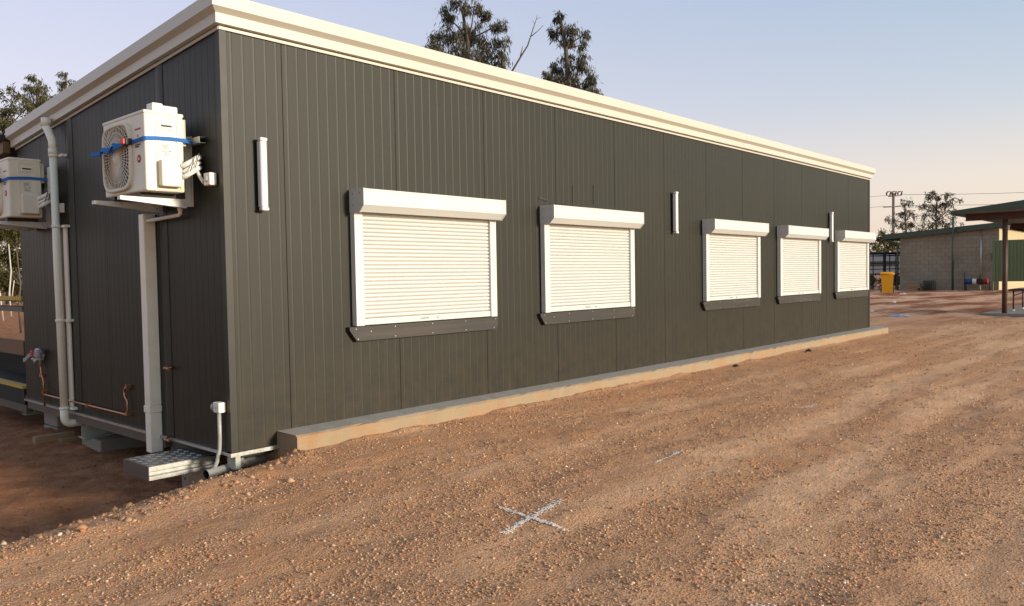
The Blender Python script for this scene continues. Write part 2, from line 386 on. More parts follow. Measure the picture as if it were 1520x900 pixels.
# ground material ----------------------------------------------------------
def ground_mat():
    m = bpy.data.materials.new("gravel_soil")
    nt, n, l, p = nodes_of(m)
    geo = n.new("ShaderNodeNewGeometry")
    def noise(scale, det=5, rough=0.55, st=None):
        t = n.new("ShaderNodeTexNoise"); t.inputs["Scale"].default_value = scale
        t.inputs["Detail"].default_value = det; t.inputs["Roughness"].default_value = rough
        if st:
            vm = n.new("ShaderNodeVectorMath"); vm.operation = 'MULTIPLY'; vm.inputs[1].default_value = st
            l.new(geo.outputs["Position"], vm.inputs[0]); l.new(vm.outputs[0], t.inputs["Vector"])
        else: l.new(geo.outputs["Position"], t.inputs["Vector"])
        return t.outputs["Fac"]
    def ramp(f, a, b, lo=0.0, hi=1.0):
        r = n.new("ShaderNodeMapRange"); r.inputs[1].default_value = a; r.inputs[2].default_value = b
        r.inputs[3].default_value = lo; r.inputs[4].default_value = hi
        l.new(f, r.inputs[0]); return r.outputs[0]
    def mix(f, a, b, mode='MIX'):
        x = n.new("ShaderNodeMix"); x.data_type = 'RGBA'; x.blend_type = mode
        if isinstance(f, float): x.inputs[0].default_value = f
        else: l.new(f, x.inputs[0])
        for i, c in ((6, a), (7, b)):
            if isinstance(c, tuple): x.inputs[i].default_value = c+(1,)
            else: l.new(c, x.inputs[i])
        return x.outputs[2]
    def mul(a, b):
        x = n.new("ShaderNodeMath"); x.operation = 'MULTIPLY'
        l.new(a, x.inputs[0])
        if isinstance(b, float): x.inputs[1].default_value = b
        else: l.new(b, x.inputs[1])
        return x.outputs[0]
    at = n.new("ShaderNodeAttribute"); at.attribute_name = "soil"
    sep = n.new("ShaderNodeSeparateColor"); l.new(at.outputs["Color"], sep.inputs[0])
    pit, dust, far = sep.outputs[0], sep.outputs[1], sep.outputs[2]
    soil = mix(ramp(noise(2.2, 7, 0.6), 0.35, 0.68), (0.48, 0.235, 0.108), (0.61, 0.34, 0.175))
    soil = mix(ramp(noise(0.35, 5), 0.42, 0.62, 0, 0.5), soil, (0.52, 0.245, 0.11))
    # tiny stones between the modelled ones
    vo = n.new("ShaderNodeTexVoronoi"); vo.inputs["Scale"].default_value = 95
    l.new(geo.outputs["Position"], vo.inputs["Vector"])
    sc = n.new("ShaderNodeSeparateColor"); l.new(vo.outputs["Color"], sc.inputs[0])
    peb = mix(ramp(sc.outputs[0], 0.2, 0.95), (0.28, 0.125, 0.062), (0.60, 0.38, 0.235))
    inv = n.new("ShaderNodeMath"); inv.operation = 'SUBTRACT'; inv.inputs[0].default_value = 1; l.new(dust, inv.inputs[1])
    soil = mix(mul(mul(ramp(noise(4, 4), 0.35, 0.6), inv.outputs[0]), 0.55), soil, peb)
    soil = mix(mul(dust, 0.75), soil, mix(ramp(noise(9, 5), 0.35, 0.7), (0.64, 0.36, 0.192), (0.74, 0.46, 0.275)))
    # fine wheel streaks
    soil = mix(mul(ramp(noise(1.0, 5, 0.6, (0.35, 9.0, 1.0)), 0.52, 0.66), 0.30), soil, (0.60, 0.37, 0.23))
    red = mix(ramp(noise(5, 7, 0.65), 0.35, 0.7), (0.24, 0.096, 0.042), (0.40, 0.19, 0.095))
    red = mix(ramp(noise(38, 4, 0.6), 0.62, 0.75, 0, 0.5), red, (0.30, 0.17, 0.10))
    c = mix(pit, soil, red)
    farc = mix(ramp(noise(0.5, 6, 0.65, (0.6, 1.6, 1)), 0.42, 0.58), (0.25, 0.088, 0.04), (0.62, 0.36, 0.215))
    c = mix(far, c, farc)
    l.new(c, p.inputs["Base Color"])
    p.inputs["Roughness"].default_value = 0.95
    p.inputs["Specular IOR Level"].default_value = 0.15
    b1 = n.new("ShaderNodeBump"); b1.inputs["Strength"].default_value = 0.8; b1.inputs["Distance"].default_value = 0.02
    l.new(noise(26, 7, 0.65), b1.inputs["Height"])
    b2 = n.new("ShaderNodeBump"); b2.inputs["Strength"].default_value = 0.7; b2.inputs["Distance"].default_value = 0.006
    iv = n.new("ShaderNodeMath"); iv.operation = 'SUBTRACT'; iv.inputs[0].default_value = 1; l.new(vo.outputs["Distance"], iv.inputs[1])
    l.new(iv.outputs[0], b2.inputs["Height"]); l.new(b1.outputs[0], b2.inputs["Normal"])
    l.new(b2.outputs[0], p.inputs["Normal"])
    return m

# ------------------------------------------------------------------ ground
CX = np.array([-40, -6, -3, -1.49, -0.9, -0.43, 0.08, 0.30, 0.36, 60.0])
CY = np.array([-2.5, -1.55, -0.98, -0.64, -0.52, -0.43, -0.38, -0.28, 0.12, 0.12])
def pit_mask(x, y):
    wob = 0.07*(fbm(x*3.1+9, y*3.1, 41, 3)-0.45)
    s = y-np.interp(x, CX, CY)+wob
    m = sstep(0.0, 0.55, s)*(1-sstep(11.5, 12.4, x))*(1-sstep(12, 24, y))
    return m*(1-sstep(12, 30, -x))
def dust_mask(x, y):
    a = fbm(x*0.55+3, (y+0.03*x)*3.4, 5, 4)
    b = fbm(x*0.9, y*0.9, 77, 3)
    d = sstep(0.47, 0.60, a*0.75+b*0.25)
    yw = y+0.10*(fbm(x*0.4, y*0, 71, 2)-0.4)
    tr = np.exp(-((yw+2.45-0.015*x)/0.17)**2)+0.9*np.exp(-((yw+3.05-0.02*x)/0.13)**2)+np.exp(-((yw+4.1-0.03*x)/0.24)**2)+0.6*np.exp(-((yw+1.55-0.01*x)/0.13)**2)
    return np.clip(d*0.7+tr*(0.62+0.9*(a-0.35)), 0, 1)*sstep(-1.2, 1.2, x)*0.9+0.12*d
def ground_h(x, y):
    pad = -0.012+0.014*np.clip(y, -9, 0)-0.07*(1-sstep(-1.6, 0.6, x))
    pad = pad*(1-sstep(14, 30, x)*0.9)
    rut = (fbm(x*0.5, y*3.2, 5, 3)-0.45)*0.022+(fbm(x*0.35+40, y*1.1, 15, 3)-0.45)*0.03
    lump = (fbm(x*9, y*9, 3, 3)-0.45)*0.013+(fbm(x*2.3, y*2.3, 33, 3)-0.45)*0.035
    near_slab = 1-0.75*np.exp(-((y+0.3)/0.35)**2)*(x > 0.2)
    h = pad+(rut*sstep(-1, 1.0, x)+lump*1.0)*near_slab
    h = h+np.exp(-((y+0.27)/0.075)**2)*(x > 0.2)*(x < 12.6)*(0.022*sstep(0.3, 0.75, fbm(x*2.5, y*0+5, 61, 4))+0.022*(fbm(x*16, y*16, 62, 2)-0.4))
    pm = pit_mask(x, y)
    s = y-np.interp(x, CX, CY)
    h = h+0.045*np.exp(-((s+0.12)/0.16)**2)*(fbm(x*5, y*5, 90, 3))*(x < 0.34)   # spoil ridge at the crest
    pit = -0.37+(fbm(x*1.3, y*1.3, 8, 4)-0.45)*0.10+(fbm(x*8, y*8, 18, 3)-0.45)*0.035
    pit = pit+(fbm(x*22, y*22, 28, 2)-0.4)*0.018*sstep(0.45, 0.6, fbm(x*3, y*3, 29, 2))
    pit = pit+0.10*np.exp(-(((x-0.1)/0.9)**2+((y-3.5)/0.7)**2))
    h = h*(1-pm)+pit*pm
    h = h+sstep(13, 19, x)*(1-sstep(60, 80, x))*((fbm(x*0.5, y*0.9, 66, 4)-0.47)*0.10+(fbm(x*2.2, y*2.2, 67, 3)-0.45)*0.05)
    far = np.hypot(x, y)
    h = h+sstep(60, 400, far)*(fbm(x*0.01, y*0.01, 60, 3)-0.45)*5
    # low scrubby bank seen past the far end of the building
    h = h+0.45*np.exp(-((y-26)/5.0)**2)*(1-sstep(2, 30, np.abs(x-6)))
    return h

def axis(dense0, dense1, step, lim, g=1.09):
    a = list(np.arange(dense0, dense1+1e-6, step))
    s = step; v = dense1
    while v < lim: s *= g; v += s; a.append(v)
    s = step; v = dense0
    while v > -lim: s *= g; v -= s; a.insert(0, v)
    return np.array(a)
gx = axis(-3.2, 5.5, 0.025, 900); gy = axis(-4.6, 3.6, 0.025, 900)
X, Y = np.meshgrid(gx, gy, indexing='ij')
Z = ground_h(X, Y)
nx, ny = X.shape
co = np.stack([X.ravel(), Y.ravel(), Z.ravel()], 1).astype(np.float32)
ii = np.arange(nx*ny).reshape(nx, ny)
quads = np.stack([ii[:-1, :-1], ii[1:, :-1], ii[1:, 1:], ii[:-1, 1:]], -1).reshape(-1, 4)
gm = bpy.data.meshes.new("ground")
gm.vertices.add(len(co)); gm.vertices.foreach_set("co", co.ravel())
gm.loops.add(quads.size); gm.loops.foreach_set("vertex_index", quads.ravel().astype(np.int32))
gm.polygons.add(len(quads)); gm.polygons.foreach_set("loop_start", np.arange(0, quads.size, 4, dtype=np.int32))
gm.polygons.foreach_set("use_smooth", np.ones(len(quads), dtype=bool))
gm.update()
ca = gm.color_attributes.new("soil", 'FLOAT_COLOR', 'POINT')
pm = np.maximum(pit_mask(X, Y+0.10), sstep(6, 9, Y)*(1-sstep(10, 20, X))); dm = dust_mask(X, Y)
fm = sstep(11, 22, X+0.25*(fbm(X*0.6, Y*0.6, 21, 3)-0.45)*20)
ca.data.foreach_set("color", np.stack([pm.ravel(), dm.ravel(), fm.ravel(), np.ones(nx*ny)], 1).astype(np.float32).ravel())
gm.materials.append(ground_mat())
ground = bpy.data.objects.new("ground", gm); col.objects.link(ground)
tag(ground, kind="structure", label="red brown dirt yard with loose gravel and wheel tracks")

def gh(x, y): return float(ground_h(np.array([x], float), np.array([y], float))[0])

# ------------------------------------------------------------------ gravel
def pebble_mesh(name, px, py, pz, size, colr, seed, flat=0.65):
    r = np.random.default_rng(seed); N = len(px)
    base = np.array([(1,0,0),(0,1,0),(-1,0,0),(0,-1,0),(0,0,1),(0,0,-1)], float)
    faces = np.array([(0,1,4),(1,2,4),(2,3,4),(3,0,4),(1,0,5),(2,1,5),(3,2,5),(0,3,5)])
    v = base[None]*(1+0.45*(r.random((N, 6, 1))-0.5))
    v = v+0.28*(r.random((N, 6, 3))-0.5)
    v[:, :, 0] *= (0.75+0.6*r.random((N, 1))); v[:, :, 2] *= flat*(0.7+0.6*r.random((N, 1)))
    a = r.random(N)*2*np.pi; ca_, sa = np.cos(a)[:, None], np.sin(a)[:, None]
    x = v[:, :, 0]*ca_-v[:, :, 1]*sa; y = v[:, :, 0]*sa+v[:, :, 1]*ca_; z = v[:, :, 2]
    tilt = (r.random((N, 1))-0.5)*0.9
    z2 = z+x*tilt
    P = np.stack([x*size[:, None]+px[:, None], y*size[:, None]+py[:, None], z2*size[:, None]+(pz+size*flat*0.45)[:, None]], -1)
    F = (faces[None]+(np.arange(N)*6)[:, None, None]).reshape(-1, 3)
    me = bpy.data.meshes.new(name)
    me.vertices.add(N*6); me.vertices.foreach_set("co", P.astype(np.float32).ravel())
    me.loops.add(F.size); me.loops.foreach_set("vertex_index", F.ravel().astype(np.int32))
    me.polygons.add(len(F)); me.polygons.foreach_set("loop_start", np.arange(0, F.size, 3, dtype=np.int32))
    me.update()
    c = me.color_attributes.new("tint", 'FLOAT_COLOR', 'POINT')
    cc = np.repeat(np.concatenate([colr, np.ones((N, 1))], 1), 6, axis=0)
    c.data.foreach_set("color", cc.astype(np.float32).ravel())
    return me
def peb_mat():
    m = bpy.data.materials.new("pebbles"); nt, n, l, p = nodes_of(m)
    at = n.new("ShaderNodeAttribute"); at.attribute_name = "tint"
    no = n.new("ShaderNodeTexNoise"); no.inputs["Scale"].default_value = 120
    geo = n.new("ShaderNodeNewGeometry"); l.new(geo.outputs["Position"], no.inputs["Vector"])
    mx = n.new("ShaderNodeMix"); mx.data_type = 'RGBA'; mx.blend_type = 'MULTIPLY'; mx.inputs[0].default_value = 0.35
    l.new(at.outputs["Color"], mx.inputs[6]); l.new(no.outputs["Color"], mx.inputs[7])
    l.new(mx.outputs[2], p.inputs["Base Color"]); p.inputs["Roughness"].default_value = 0.85
    p.inputs["Specular IOR Level"].default_value = 0.25
    return m
M['peb'] = peb_mat()
PAL = np.array([(0.44,0.24,0.125),(0.50,0.30,0.165),(0.36,0.185,0.095),(0.56,0.35,0.20),(0.66,0.48,0.31),(0.46,0.19,0.085),(0.32,0.19,0.125),(0.72,0.58,0.44)])
PW = np.array([.30,.20,.26,.08,.03,.07,.05,.01])
def scatter(N, r0, r1, smin, smax, seed, power=1.0):
    r = np.random.default_rng(seed)
    t = r.random(N)
    rad = r0*(r1/r0)**(t**power)
    ang = YAW+(r.random(N)-0.5)*math.radians(96)
    x = CAM.x+rad*np.cos(ang); y = CAM.y+rad*np.sin(ang)
    dm = dust_mask(x, y)
    clump = fbm(x*2.6, y*5.2, 51, 4)
    keep = r.random(N) < np.clip((1-0.92*dm)*sstep(0.30, 0.58, clump)*1.15+0.06, 0, 1)
    pmk = pit_mask(x, y)
    keep &= (r.random(N) < np.where(pmk > 0.4, 0.22, 1))
    keep &= ~((x > 0.25) & (y > -0.27))
    x, y, rad = x[keep], y[keep], rad[keep]
    sz = smin*(smax/smin)**(r.random(len(x))**3.8)*np.clip(0.75+rad*0.055, 0.8, 1.9)
    c = 1.12*PAL[r.choice(len(PAL), len(x), p=PW)]*(0.75+0.5*r.random((len(x), 1)))
    pmk = pit_mask(x, y)[:, None]
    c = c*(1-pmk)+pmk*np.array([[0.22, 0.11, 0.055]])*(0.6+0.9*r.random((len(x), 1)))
    return x, y, sz, c
xs, ys, ss, cs = scatter(620000, 1.7, 20, 0.0021, 0.0105, 5)
pme = pebble_mesh("gravel", xs, ys, ground_h(xs, ys)-0.2*ss, ss, cs, 3)
pme.materials.append(M['peb'])
g = bpy.data.objects.new("gravel", pme); col.objects.link(g)
tag(g, "loose tan and brown gravel scattered over the dirt yard", "gravel", kind="stuff")
# larger stones along the crest of the cut
r2 = np.random.default_rng(23)
N = 520
x = -2.6+3.0*r2.random(N)**0.8
y = np.interp(x, CX, CY)+r2.normal(0.0, 0.15, N)
sz = 0.006+0.026*r2.random(N)**4
c = PAL[r2.choice(len(PAL), N, p=PW)]*(0.7+0.55*r2.random((N, 1)))
x2 = CAM.x+0.9+8*r2.random(260); y2 = -4.4+4*r2.random(260)
sel = ~((x2 > 0.2) & (y2 > -0.35))
x2, y2 = x2[sel], y2[sel]
x = np.concatenate([x, x2]); y = np.concatenate([y, y2])
sz = np.concatenate([sz, 0.006+0.010*r2.random(len(x2))**3])
c = np.concatenate([c, PAL[r2.choice(len(PAL), len(x2))]*(0.8+0.4*r2.random((len(x2), 1)))])
x = np.minimum(x, np.where(y > -0.27, 0.24, 99))
sme = pebble_mesh("stones", x, y, ground_h(x, y)-0.25*sz, sz, c, 9, 0.75)
sme.materials.append(M['peb'])
g = bpy.data.objects.new("loose_stones", sme); col.objects.link(g)
tag(g, "bigger rounded stones and clods along the broken edge of the cut", "stones", kind="stuff")

# ------------------------------------------------------------------ the building
L, W, H, SL = 12.15, 3.92, 2.70, 0.0747      # SL: fall of the roof per metre towards the back
RP = 0.97/12
def roofz(y): return H-SL*y
bld = thing("modular_building", (0, 0, 0), "long dark grey panel clad modular building with cream roof fascia", "building")

def rib_profile(w, n_ribs, first):
    """offsets along the panel and depth out of it"""
    p = [(0.0, 0.02), (0.0015, 0.0)]
    for i in range(n_ribs):
        c = first+i*RP
        if c-0.011 < 0.004 or c+0.011 > w-0.004: continue
        p += [(c-0.010, 0.0), (c-0.003, -0.0010), (c+0.003, -0.0010), (c+0.0055, 0.0)]
    p += [(w-0.0035, 0.0), (w-0.002, 0.02)]
    return p
def front_panel(w, n, first, z0=0.0, z1=H):
    mb = MB(); p = rib_profile(w, n, first)
    vs = [(a, b, z0) for a, b in p]+[(a, b, z1) for a, b in p]
    k = len(p)
    mb.add(vs, [(i, i+1, k+i+1, k+i) for i in range(k-1)])
    me = mb.mesh("wall_panel"); me.materials.append(M['wall']); return me
me12 = front_panel(0.97, 12, RP*0.5)
piece("wall_panel", front_panel(0.395, 5, 0.02+RP*0.15), bld, (0.045, 0, 0))
for k in range(12):
    x0 = 0.44+0.97*k
    if x0+0.97 <= L: piece("wall_panel", me12, bld, (x0, 0, 0))
lastx = 0.44+0.97*12
if L-lastx > 0.02:
    piece("wall_panel", front_panel(L-lastx, 1, 0.03), bld, (lastx, 0, 0))
# end wall (x = 0), top follows the roof
def end_panel(y0, w, n, first):
    mb = MB(); p = rib_profile(w, n, first)
    k = len(p)
    vs = [(b, y0+a, 0.0) for a, b in p]+[(b, y0+a, roofz(y0+a)) for a, b in p]
    mb.add(vs, [(i, i+1, k+i+1, k+i) for i in range(k-1)])
    return mb
ey = [0.045, 0.90, 1.87, 2.62, 3.27, W]
for a, b in zip(ey[:-1], ey[1:]):
    end_panel(a, b-a, int((b-a)/RP)+1, RP*0.5).build("wall_panel", M['wall'], bld)
# core behind the panels, rear and right walls
mb = MB()
mb.add([(0.03,0.03,0.002),(L-0.002,0.03,0.002),(L-0.002,W,0.002),(0.03,W,0.002),(0.03,0.03,roofz(0.03)),(L-0.002,0.03,roofz(0.03)),(L-0.002,W,roofz(W)),(0.03,W,roofz(W))],
       [(0,3,2,1),(4,5,6,7),(0,1,5,4),(1,2,6,5),(2,3,7,6),(3,0,4,7)])
mb.build("wall_core", M['gap'], bld)
mb = MB(); p = []
MB().box(L, L+0.012, 0.03, W, 0, roofz(W)).build("side_cladding", M['wall'], bld)
MB().box(0.03, L, W+0.002, W+0.014, 0, roofz(W)-0.01).build("rear_cladding", M['wall'], bld)
# corner flashings
mb = MB()
mb.prism([(-0.006, 0.042), (-0.006, -0.006), (0.042, -0.006), (0.042, -0.001), (-0.001, -0.001), (-0.001, 0.042)], 'z', -0.002, H-0.002)
mb.build("corner_flashing", M['flash'], bld)
mb = MB()
mb.prism([(L+0.016, 0.04), (L+0.016, -0.006), (L-0.03, -0.006), (L-0.03, -0.001), (L+0.0125, -0.001), (L+0.0125, 0.04)], 'z', 0.0, H-0.002)
mb.build("corner_flashing", M['flash'], bld)
# bulged cover strips on the end wall joints
for y0, y1 in ((0.80, 0.915), (2.50, 2.635)):
    mb = MB(); n = 8; pr = []
    for i in range(n+1):
        t = i/n; pr.append((-0.003-0.007*math.sin(math.pi*t), y0+(y1-y0)*t))
    k = len(pr)
    mb.add([(a, b, 0.0) for a, b in pr]+[(a, b, roofz(b)-0.003) for a, b in pr], [(i, i+1, k+i+1, k+i) for i in range(k-1)], True)
    mb.build("cover_strip", M['flash'], bld)
# white trim under the fascia
MB().box(-0.010, L+0.02, -0.014, -0.0065, H-0.020, H-0.001).build("head_trim", M['cream'], bld)
mb = MB()
mb.add([(-0.014,-0.006,H-0.022),(-0.0065,-0.006,H-0.022),(-0.0065,W,roofz(W)-0.022),(-0.014,W,roofz(W)-0.022),
        (-0.014,-0.006,H-0.002),(-0.0065,-0.006,H-0.002),(-0.0065,W,roofz(W)-0.002),(-0.014,W,roofz(W)-0.002)],
       [(0,3,2,1),(4,5,6,7),(0,1,5,4),(1,2,6,5),(2,3,7,6),(3,0,4,7)])
mb.build("head_trim", M['cream'], bld)
# fascia: folded profile (out, up) carried round the corners
FP = [(0.002, 0.004), (0.046, 0.004), (0.046, 0.066), (0.086, 0.092), (0.086, 0.172), (0.050, 0.174), (0.050, 0.10), (0.002, 0.06)]
def fascia(path, name):
    """path: list of (base point fn) giving position of the profile point at each mitre"""
    mb = MB(); n = len(FP)
    vs = []
    for fn in path: vs += [fn(o, u) for o, u in FP]
    fs = []
    for i in range(len(path)-1):
        for k in range(n):
            fs.append((i*n+k, i*n+(k+1) % n, (i+1)*n+(k+1) % n, (i+1)*n+k))
    fs += [tuple(range(n))[::-1], tuple((len(path)-1)*n+k for k in range(n))]
    mb.add(vs, fs)
    return mb.build(name, M['cream'], bld)
xj = [6.2]
fascia([lambda o, u: (-o, -o, H+u+SL*o), lambda o, u: (7.2, -o, H+u+SL*o)], "fascia")
fascia([lambda o, u: (7.190, -o-0.002, H+u+0.001+SL*o), lambda o, u: (L-0.03+o, -o-0.002, H+u+0.001+SL*o)], "fascia")
fascia([lambda o, u: (-o, W+0.02, roofz(W+0.02)+u), lambda o, u: (-o-0.0005, -o-0.0005, H+u+SL*o)], "fascia")
fascia([lambda o, u: (L-0.0295+o, -o, H+u+SL*o), lambda o, u: (L-0.0295+o, W, roofz(W)+u)], "fascia")
mb = MB()
for z in (0.12, 0.14, 0.02, 0.045):
    o = 0.088 if z > 0.08 else 0.048
    mb.cyl((-o+0.012, -o, H+z), (-o+0.012, -o-0.003, H+z), 0.0045, 6)
mb.build("fascia_rivets", M['galv'], bld)
mb = MB()
mb.add([(-0.04,-0.04,H+0.10),(L+0.012,-0.04,H+0.10),(L+0.012,W+0.05,roofz(W)+0.10),(-0.04,W+0.05,roofz(W)+0.10),
        (-0.04,-0.04,H+0.14),(L+0.012,-0.04,H+0.14),(L+0.012,W+0.05,roofz(W)+0.14),(-0.04,W+0.05,roofz(W)+0.14)],
       [(0,3,2,1),(4,5,6,7),(0,1,5,4),(1,2,6,5),(2,3,7,6),(3,0,4,7)])
mb.build("roof", M['cream'], bld)
# base angles
MB().prism([(-0.022, -0.003), (-0.022, -0.028), (-0.018, -0.028), (-0.018, -0.007), (0.05, -0.007), (0.05, -0.003)], 'x', -0.020, 0.325).build("base_angle", M['galv'], bld)
MB().prism([(-0.022, -0.003), (-0.022, -0.022), (-0.018, -0.022), (-0.018, -0.007), (0.05, -0.007), (0.05, -0.003)], 'y', -0.017, W).build("base_angle", M['galv'], bld)
mb = MB()
for x in (0.03, 0.11, 0.19, 0.27): mb.cyl((x, -0.0225, -0.016), (x, -0.026, -0.016), 0.004, 6)
mb.build("rivets", M['galv'], bld)
# floor frame
MB().box(0.0, 0.05, 0.95, W-0.02, -0.095, -0.008).build("edge_beam", M['darkbeam'], bld)
MB().box(0.06, L-0.02, 0.05, W-0.02, -0.06, -0.009).build("floor_deck", M['dark'], bld)
def ibeam(y, x0, x1, z0, z1, name="floor_bearer"):
    mb = MB()
    mb.box(x0, x1, y-0.004, y+0.004, z0+0.008, z1)
    mb.box(x0-0.005, x1, y-0.06, y+0.06, z0, z0+0.008)
    return mb.build(name, M['beam'], bld)
ibeam(2.70, 0.055, 3.5, -0.25, -0.061)
ibeam(4.20, 0.055, 3.5, -0.20, -0.061)
ibeam(0.98, 0.055, 3.5, -0.20, -0.061)
mb = MB(); mb.box(0.10, 0.20, 2.688, 2.695, -0.14, -0.10); mb.box(0.09, 0.115, 2.68, 2.695, -0.16, -0.062)
mb.build("bearer_cleat", M['beam'], bld)
MB().box(0.02, 0.055, -0.005, 0.10, -0.115, -0.029).build("hold_down_strap", M['beam'], bld)
# scuff marks left on the cladding above the second window
mb = MB()
def scuff(pts, w):
    mb.ribbon([(a, -0.0062, b) for a, b in pts], w, 0.001, (0, 0, 1) if abs(pts[0][0]-pts[-1][0]) > 0.1 else (1, 0, 0))
scuff([(3.16, 1.80), (3.24, 1.79), (3.4, 1.782), (3.62, 1.775), (3.86, 1.772)], 0.006)
scuff([(3.61, 1.79), (3.605, 1.88), (3.612, 1.97)], 0.007)
scuff([(3.95, 1.80), (3.945, 1.90), (3.952, 2.00)], 0.007)
scuff([(3.10, 1.815), (3.17, 1.812), (3.21, 1.80)], 0.02)
mb.build("scuff_marks", M['flash'], bld)

# concrete footing along the front
slab = thing("concrete_plinth", (6.4, -0.1, -0.3), "dusty concrete plinth running along the foot of the long wall", "plinth")
r3 = np.random.default_rng(4)
mb = MB(); sx = np.arange(0.325, 12.50, 0.08); rows = []
for i, x in enumerate(sx):
    w1, w2 = r3.normal(0, 0.0035, 2); yb = -0.245+0.012*math.sin(x*0.9)
    rd = 0.0 if x < 12.3 else ((x-12.3)/0.30)**2*0.14
    rows.append([(x, 0.35, -0.5), (x, yb+rd, -0.5), (x, yb+rd+w1, 0.072+w2), (x, yb+0.016+rd+1.2*abs(w2), 0.087-0.8*abs(w1)), (x, 0.35, 0.080)])
vs = [p for r_ in rows for p in r_]; fs = []
for i in range(len(rows)-1):
    for k in range(3): fs.append((i*5+k, i*5+k+1, i*5+6+k, i*5+5+k))
fs += [(0, 4, 3, 2, 1), tuple((len(rows)-1)*5+k for k in range(5))]
mb.add(vs, fs)
e = len(mb.v)
mb.build("plinth_face", M['conc'], slab)
mb = MB(); vs = []; fs = []
for i, r_ in enumerate(rows):
    x, y, z = r_[3]; vs += [(x, y, z), (x, 0.02, 0.0885), (x, 0.35, 0.0885)]
for i in range(len(rows)-1):
    for k in range(2): fs.append((i*3+k, i*3+k+1, i*3+4+k, i*3+3+k))
mb.add(vs, fs); mb.build("plinth_top", M['conc_top'], slab)

# ------------------------------------------------------------------ roller shutters
SH_W = 1.487
def make_shutter(label):
    t = thing("roller_shutter", (0, 0, 0), label, "roller shutter", "roller shutters along the long wall")
    zt, zb = 1.588, 0.758
    for x0, x1, sgn in ((0.0, 0.072, 1), (SH_W-0.072, SH_W, -1)):
        mb = MB(); mb.box(x0, x1, -0.052, -0.002, zb, zt-0.004)
        mb.build("guide_rail", M['white'], t)
    n = 26; pitch = (zt-(zb+0.052))/n
    pr = []
    for i in range(7):
        a = i/6; pr.append((-0.024-0.0105*math.sin(math.pi*a)**0.7, a*pitch*0.93))
    pr = pr+[(-0.0175, pitch*0.93), (-0.0175, 0.0)]
    mb = MB(); mb.prism(pr, 'x', 0.070, SH_W-0.070)
    me = mb.mesh("slat"); me.materials.append(M['slat'])
    for i in range(n): piece("slat", me, t, (0, 0, zb+0.052+i*pitch))
    MB().box(0.074, SH_W-0.074, -0.017, -0.006, zb+0.05, zt).build("slat_gap_shade", M['galv'], t)  # grey sheet behind the slats, its colour stands for shadow in their gaps
    MB().bbox(0.074, SH_W-0.074, -0.042, -0.016, zb+0.002, zb+0.049, 0.003, 1).build("bottom_bar", M['slat'], t)
    mb = MB()
    for x in (0.62, 0.635, 0.65, 0.665, 0.68, 0.695): mb.box(x, x+0.011, -0.0432, -0.041, zb+0.022, zb+0.030)
    mb.build("maker_plate", M['ink'], t)
    mb = MB(); mb.cyl((0.80, -0.041, zb+0.025), (0.80, -0.047, zb+0.025), 0.010, 10)
    lk = mb.build("lock", M['galv'], t)
    MB().box(0.7985, 0.8015, -0.0478, -0.0468, zb+0.019, zb+0.031).build("keyhole", M['black'], lk)
    # head box
    pr = [(-0.002, 1.586), (-0.118, 1.578), (-0.168, 1.626), (-0.168, 1.728), (-0.164, 1.728), (-0.164, 1.732), (-0.168, 1.732), (-0.168, 1.741), (-0.002, 1.741)]
    MB().prism(pr, 'x', 0.006, SH_W-0.006).build("head_box", M['white'], t)
    pe = [(-0.002, 1.580), (-0.120, 1.574), (-0.1705, 1.624), (-0.1705, 1.744), (-0.002, 1.744)]
    for x0, x1, s_ in ((-0.004, 0.0055, -1), (SH_W-0.0055, SH_W+0.004, 1)):
        ep = MB().prism(pe, 'x', x0, x1).build("end_plate", M['white'], t)
        mb = MB(); xx = x0 if s_ < 0 else x1
        for (yy, zz) in ((-0.045, 1.71), (-0.13, 1.71), (-0.045, 1.63), (-0.13, 1.63)):
            mb.cyl((xx, yy, zz), (xx+0.003*s_, yy, zz), 0.0055, 8)
        mb.build("rivets", M['galv'], ep)
    # dark sill board with clipped corners
    ps = [(-0.050, 0.752), (-0.050, 0.728), (0.012, 0.646), (SH_W-0.005, 0.646), (SH_W+0.022, 0.668), (SH_W+0.022, 0.752)]
    mb = MB(); n_ = len(ps)
    mb.add([(a, -0.034, b) for a, b in ps]+[(a, -0.003, b) for a, b in ps],
           [tuple(range(n_))]+[tuple(range(n_, 2*n_))[::-1]]+[(i, n_+i, n_+(i+1) % n_, (i+1) % n_) for i in range(n_)])
    sb = mb.build("sill_board", M['sill'], t)
    mb = MB()
    for x in (0.005, 0.37, 0.75, 1.12, 1.48): mb.cyl((x, -0.0335, 0.735), (x, -0.037, 0.735), 0.0045, 6)
    for x in (0.02, 0.37, 0.75, 1.12, 1.46): mb.cyl((x, -0.0335, 0.662), (x, -0.037, 0.662), 0.0045, 6)
    mb.cyl((0.14, -0.0335, 0.712), (0.14, -0.037, 0.712), 0.0045, 6)
    mb.build("screws", M['galv'], sb)
    return t
shl = ["closed white roller shutter nearest the air conditioner corner, largest in view",
       "closed white roller shutter below dark scuff marks, second from the near corner",
       "closed white roller shutter just right of the middle batten light, third along the wall",
       "closed white roller shutter left of the farthest batten light, fourth along the wall",
       "closed white roller shutter at the far right end of the wall near the yellow bin"]
shx = [0.964, 3.104, 6.147, 8.278, 10.466]
proto = make_shutter(shl[0])
for i in range(5):
    o = proto if i == 0 else copy_tree(proto)
    o.location = (shx[i], -0.0062, 0); o["label"] = shl[i]

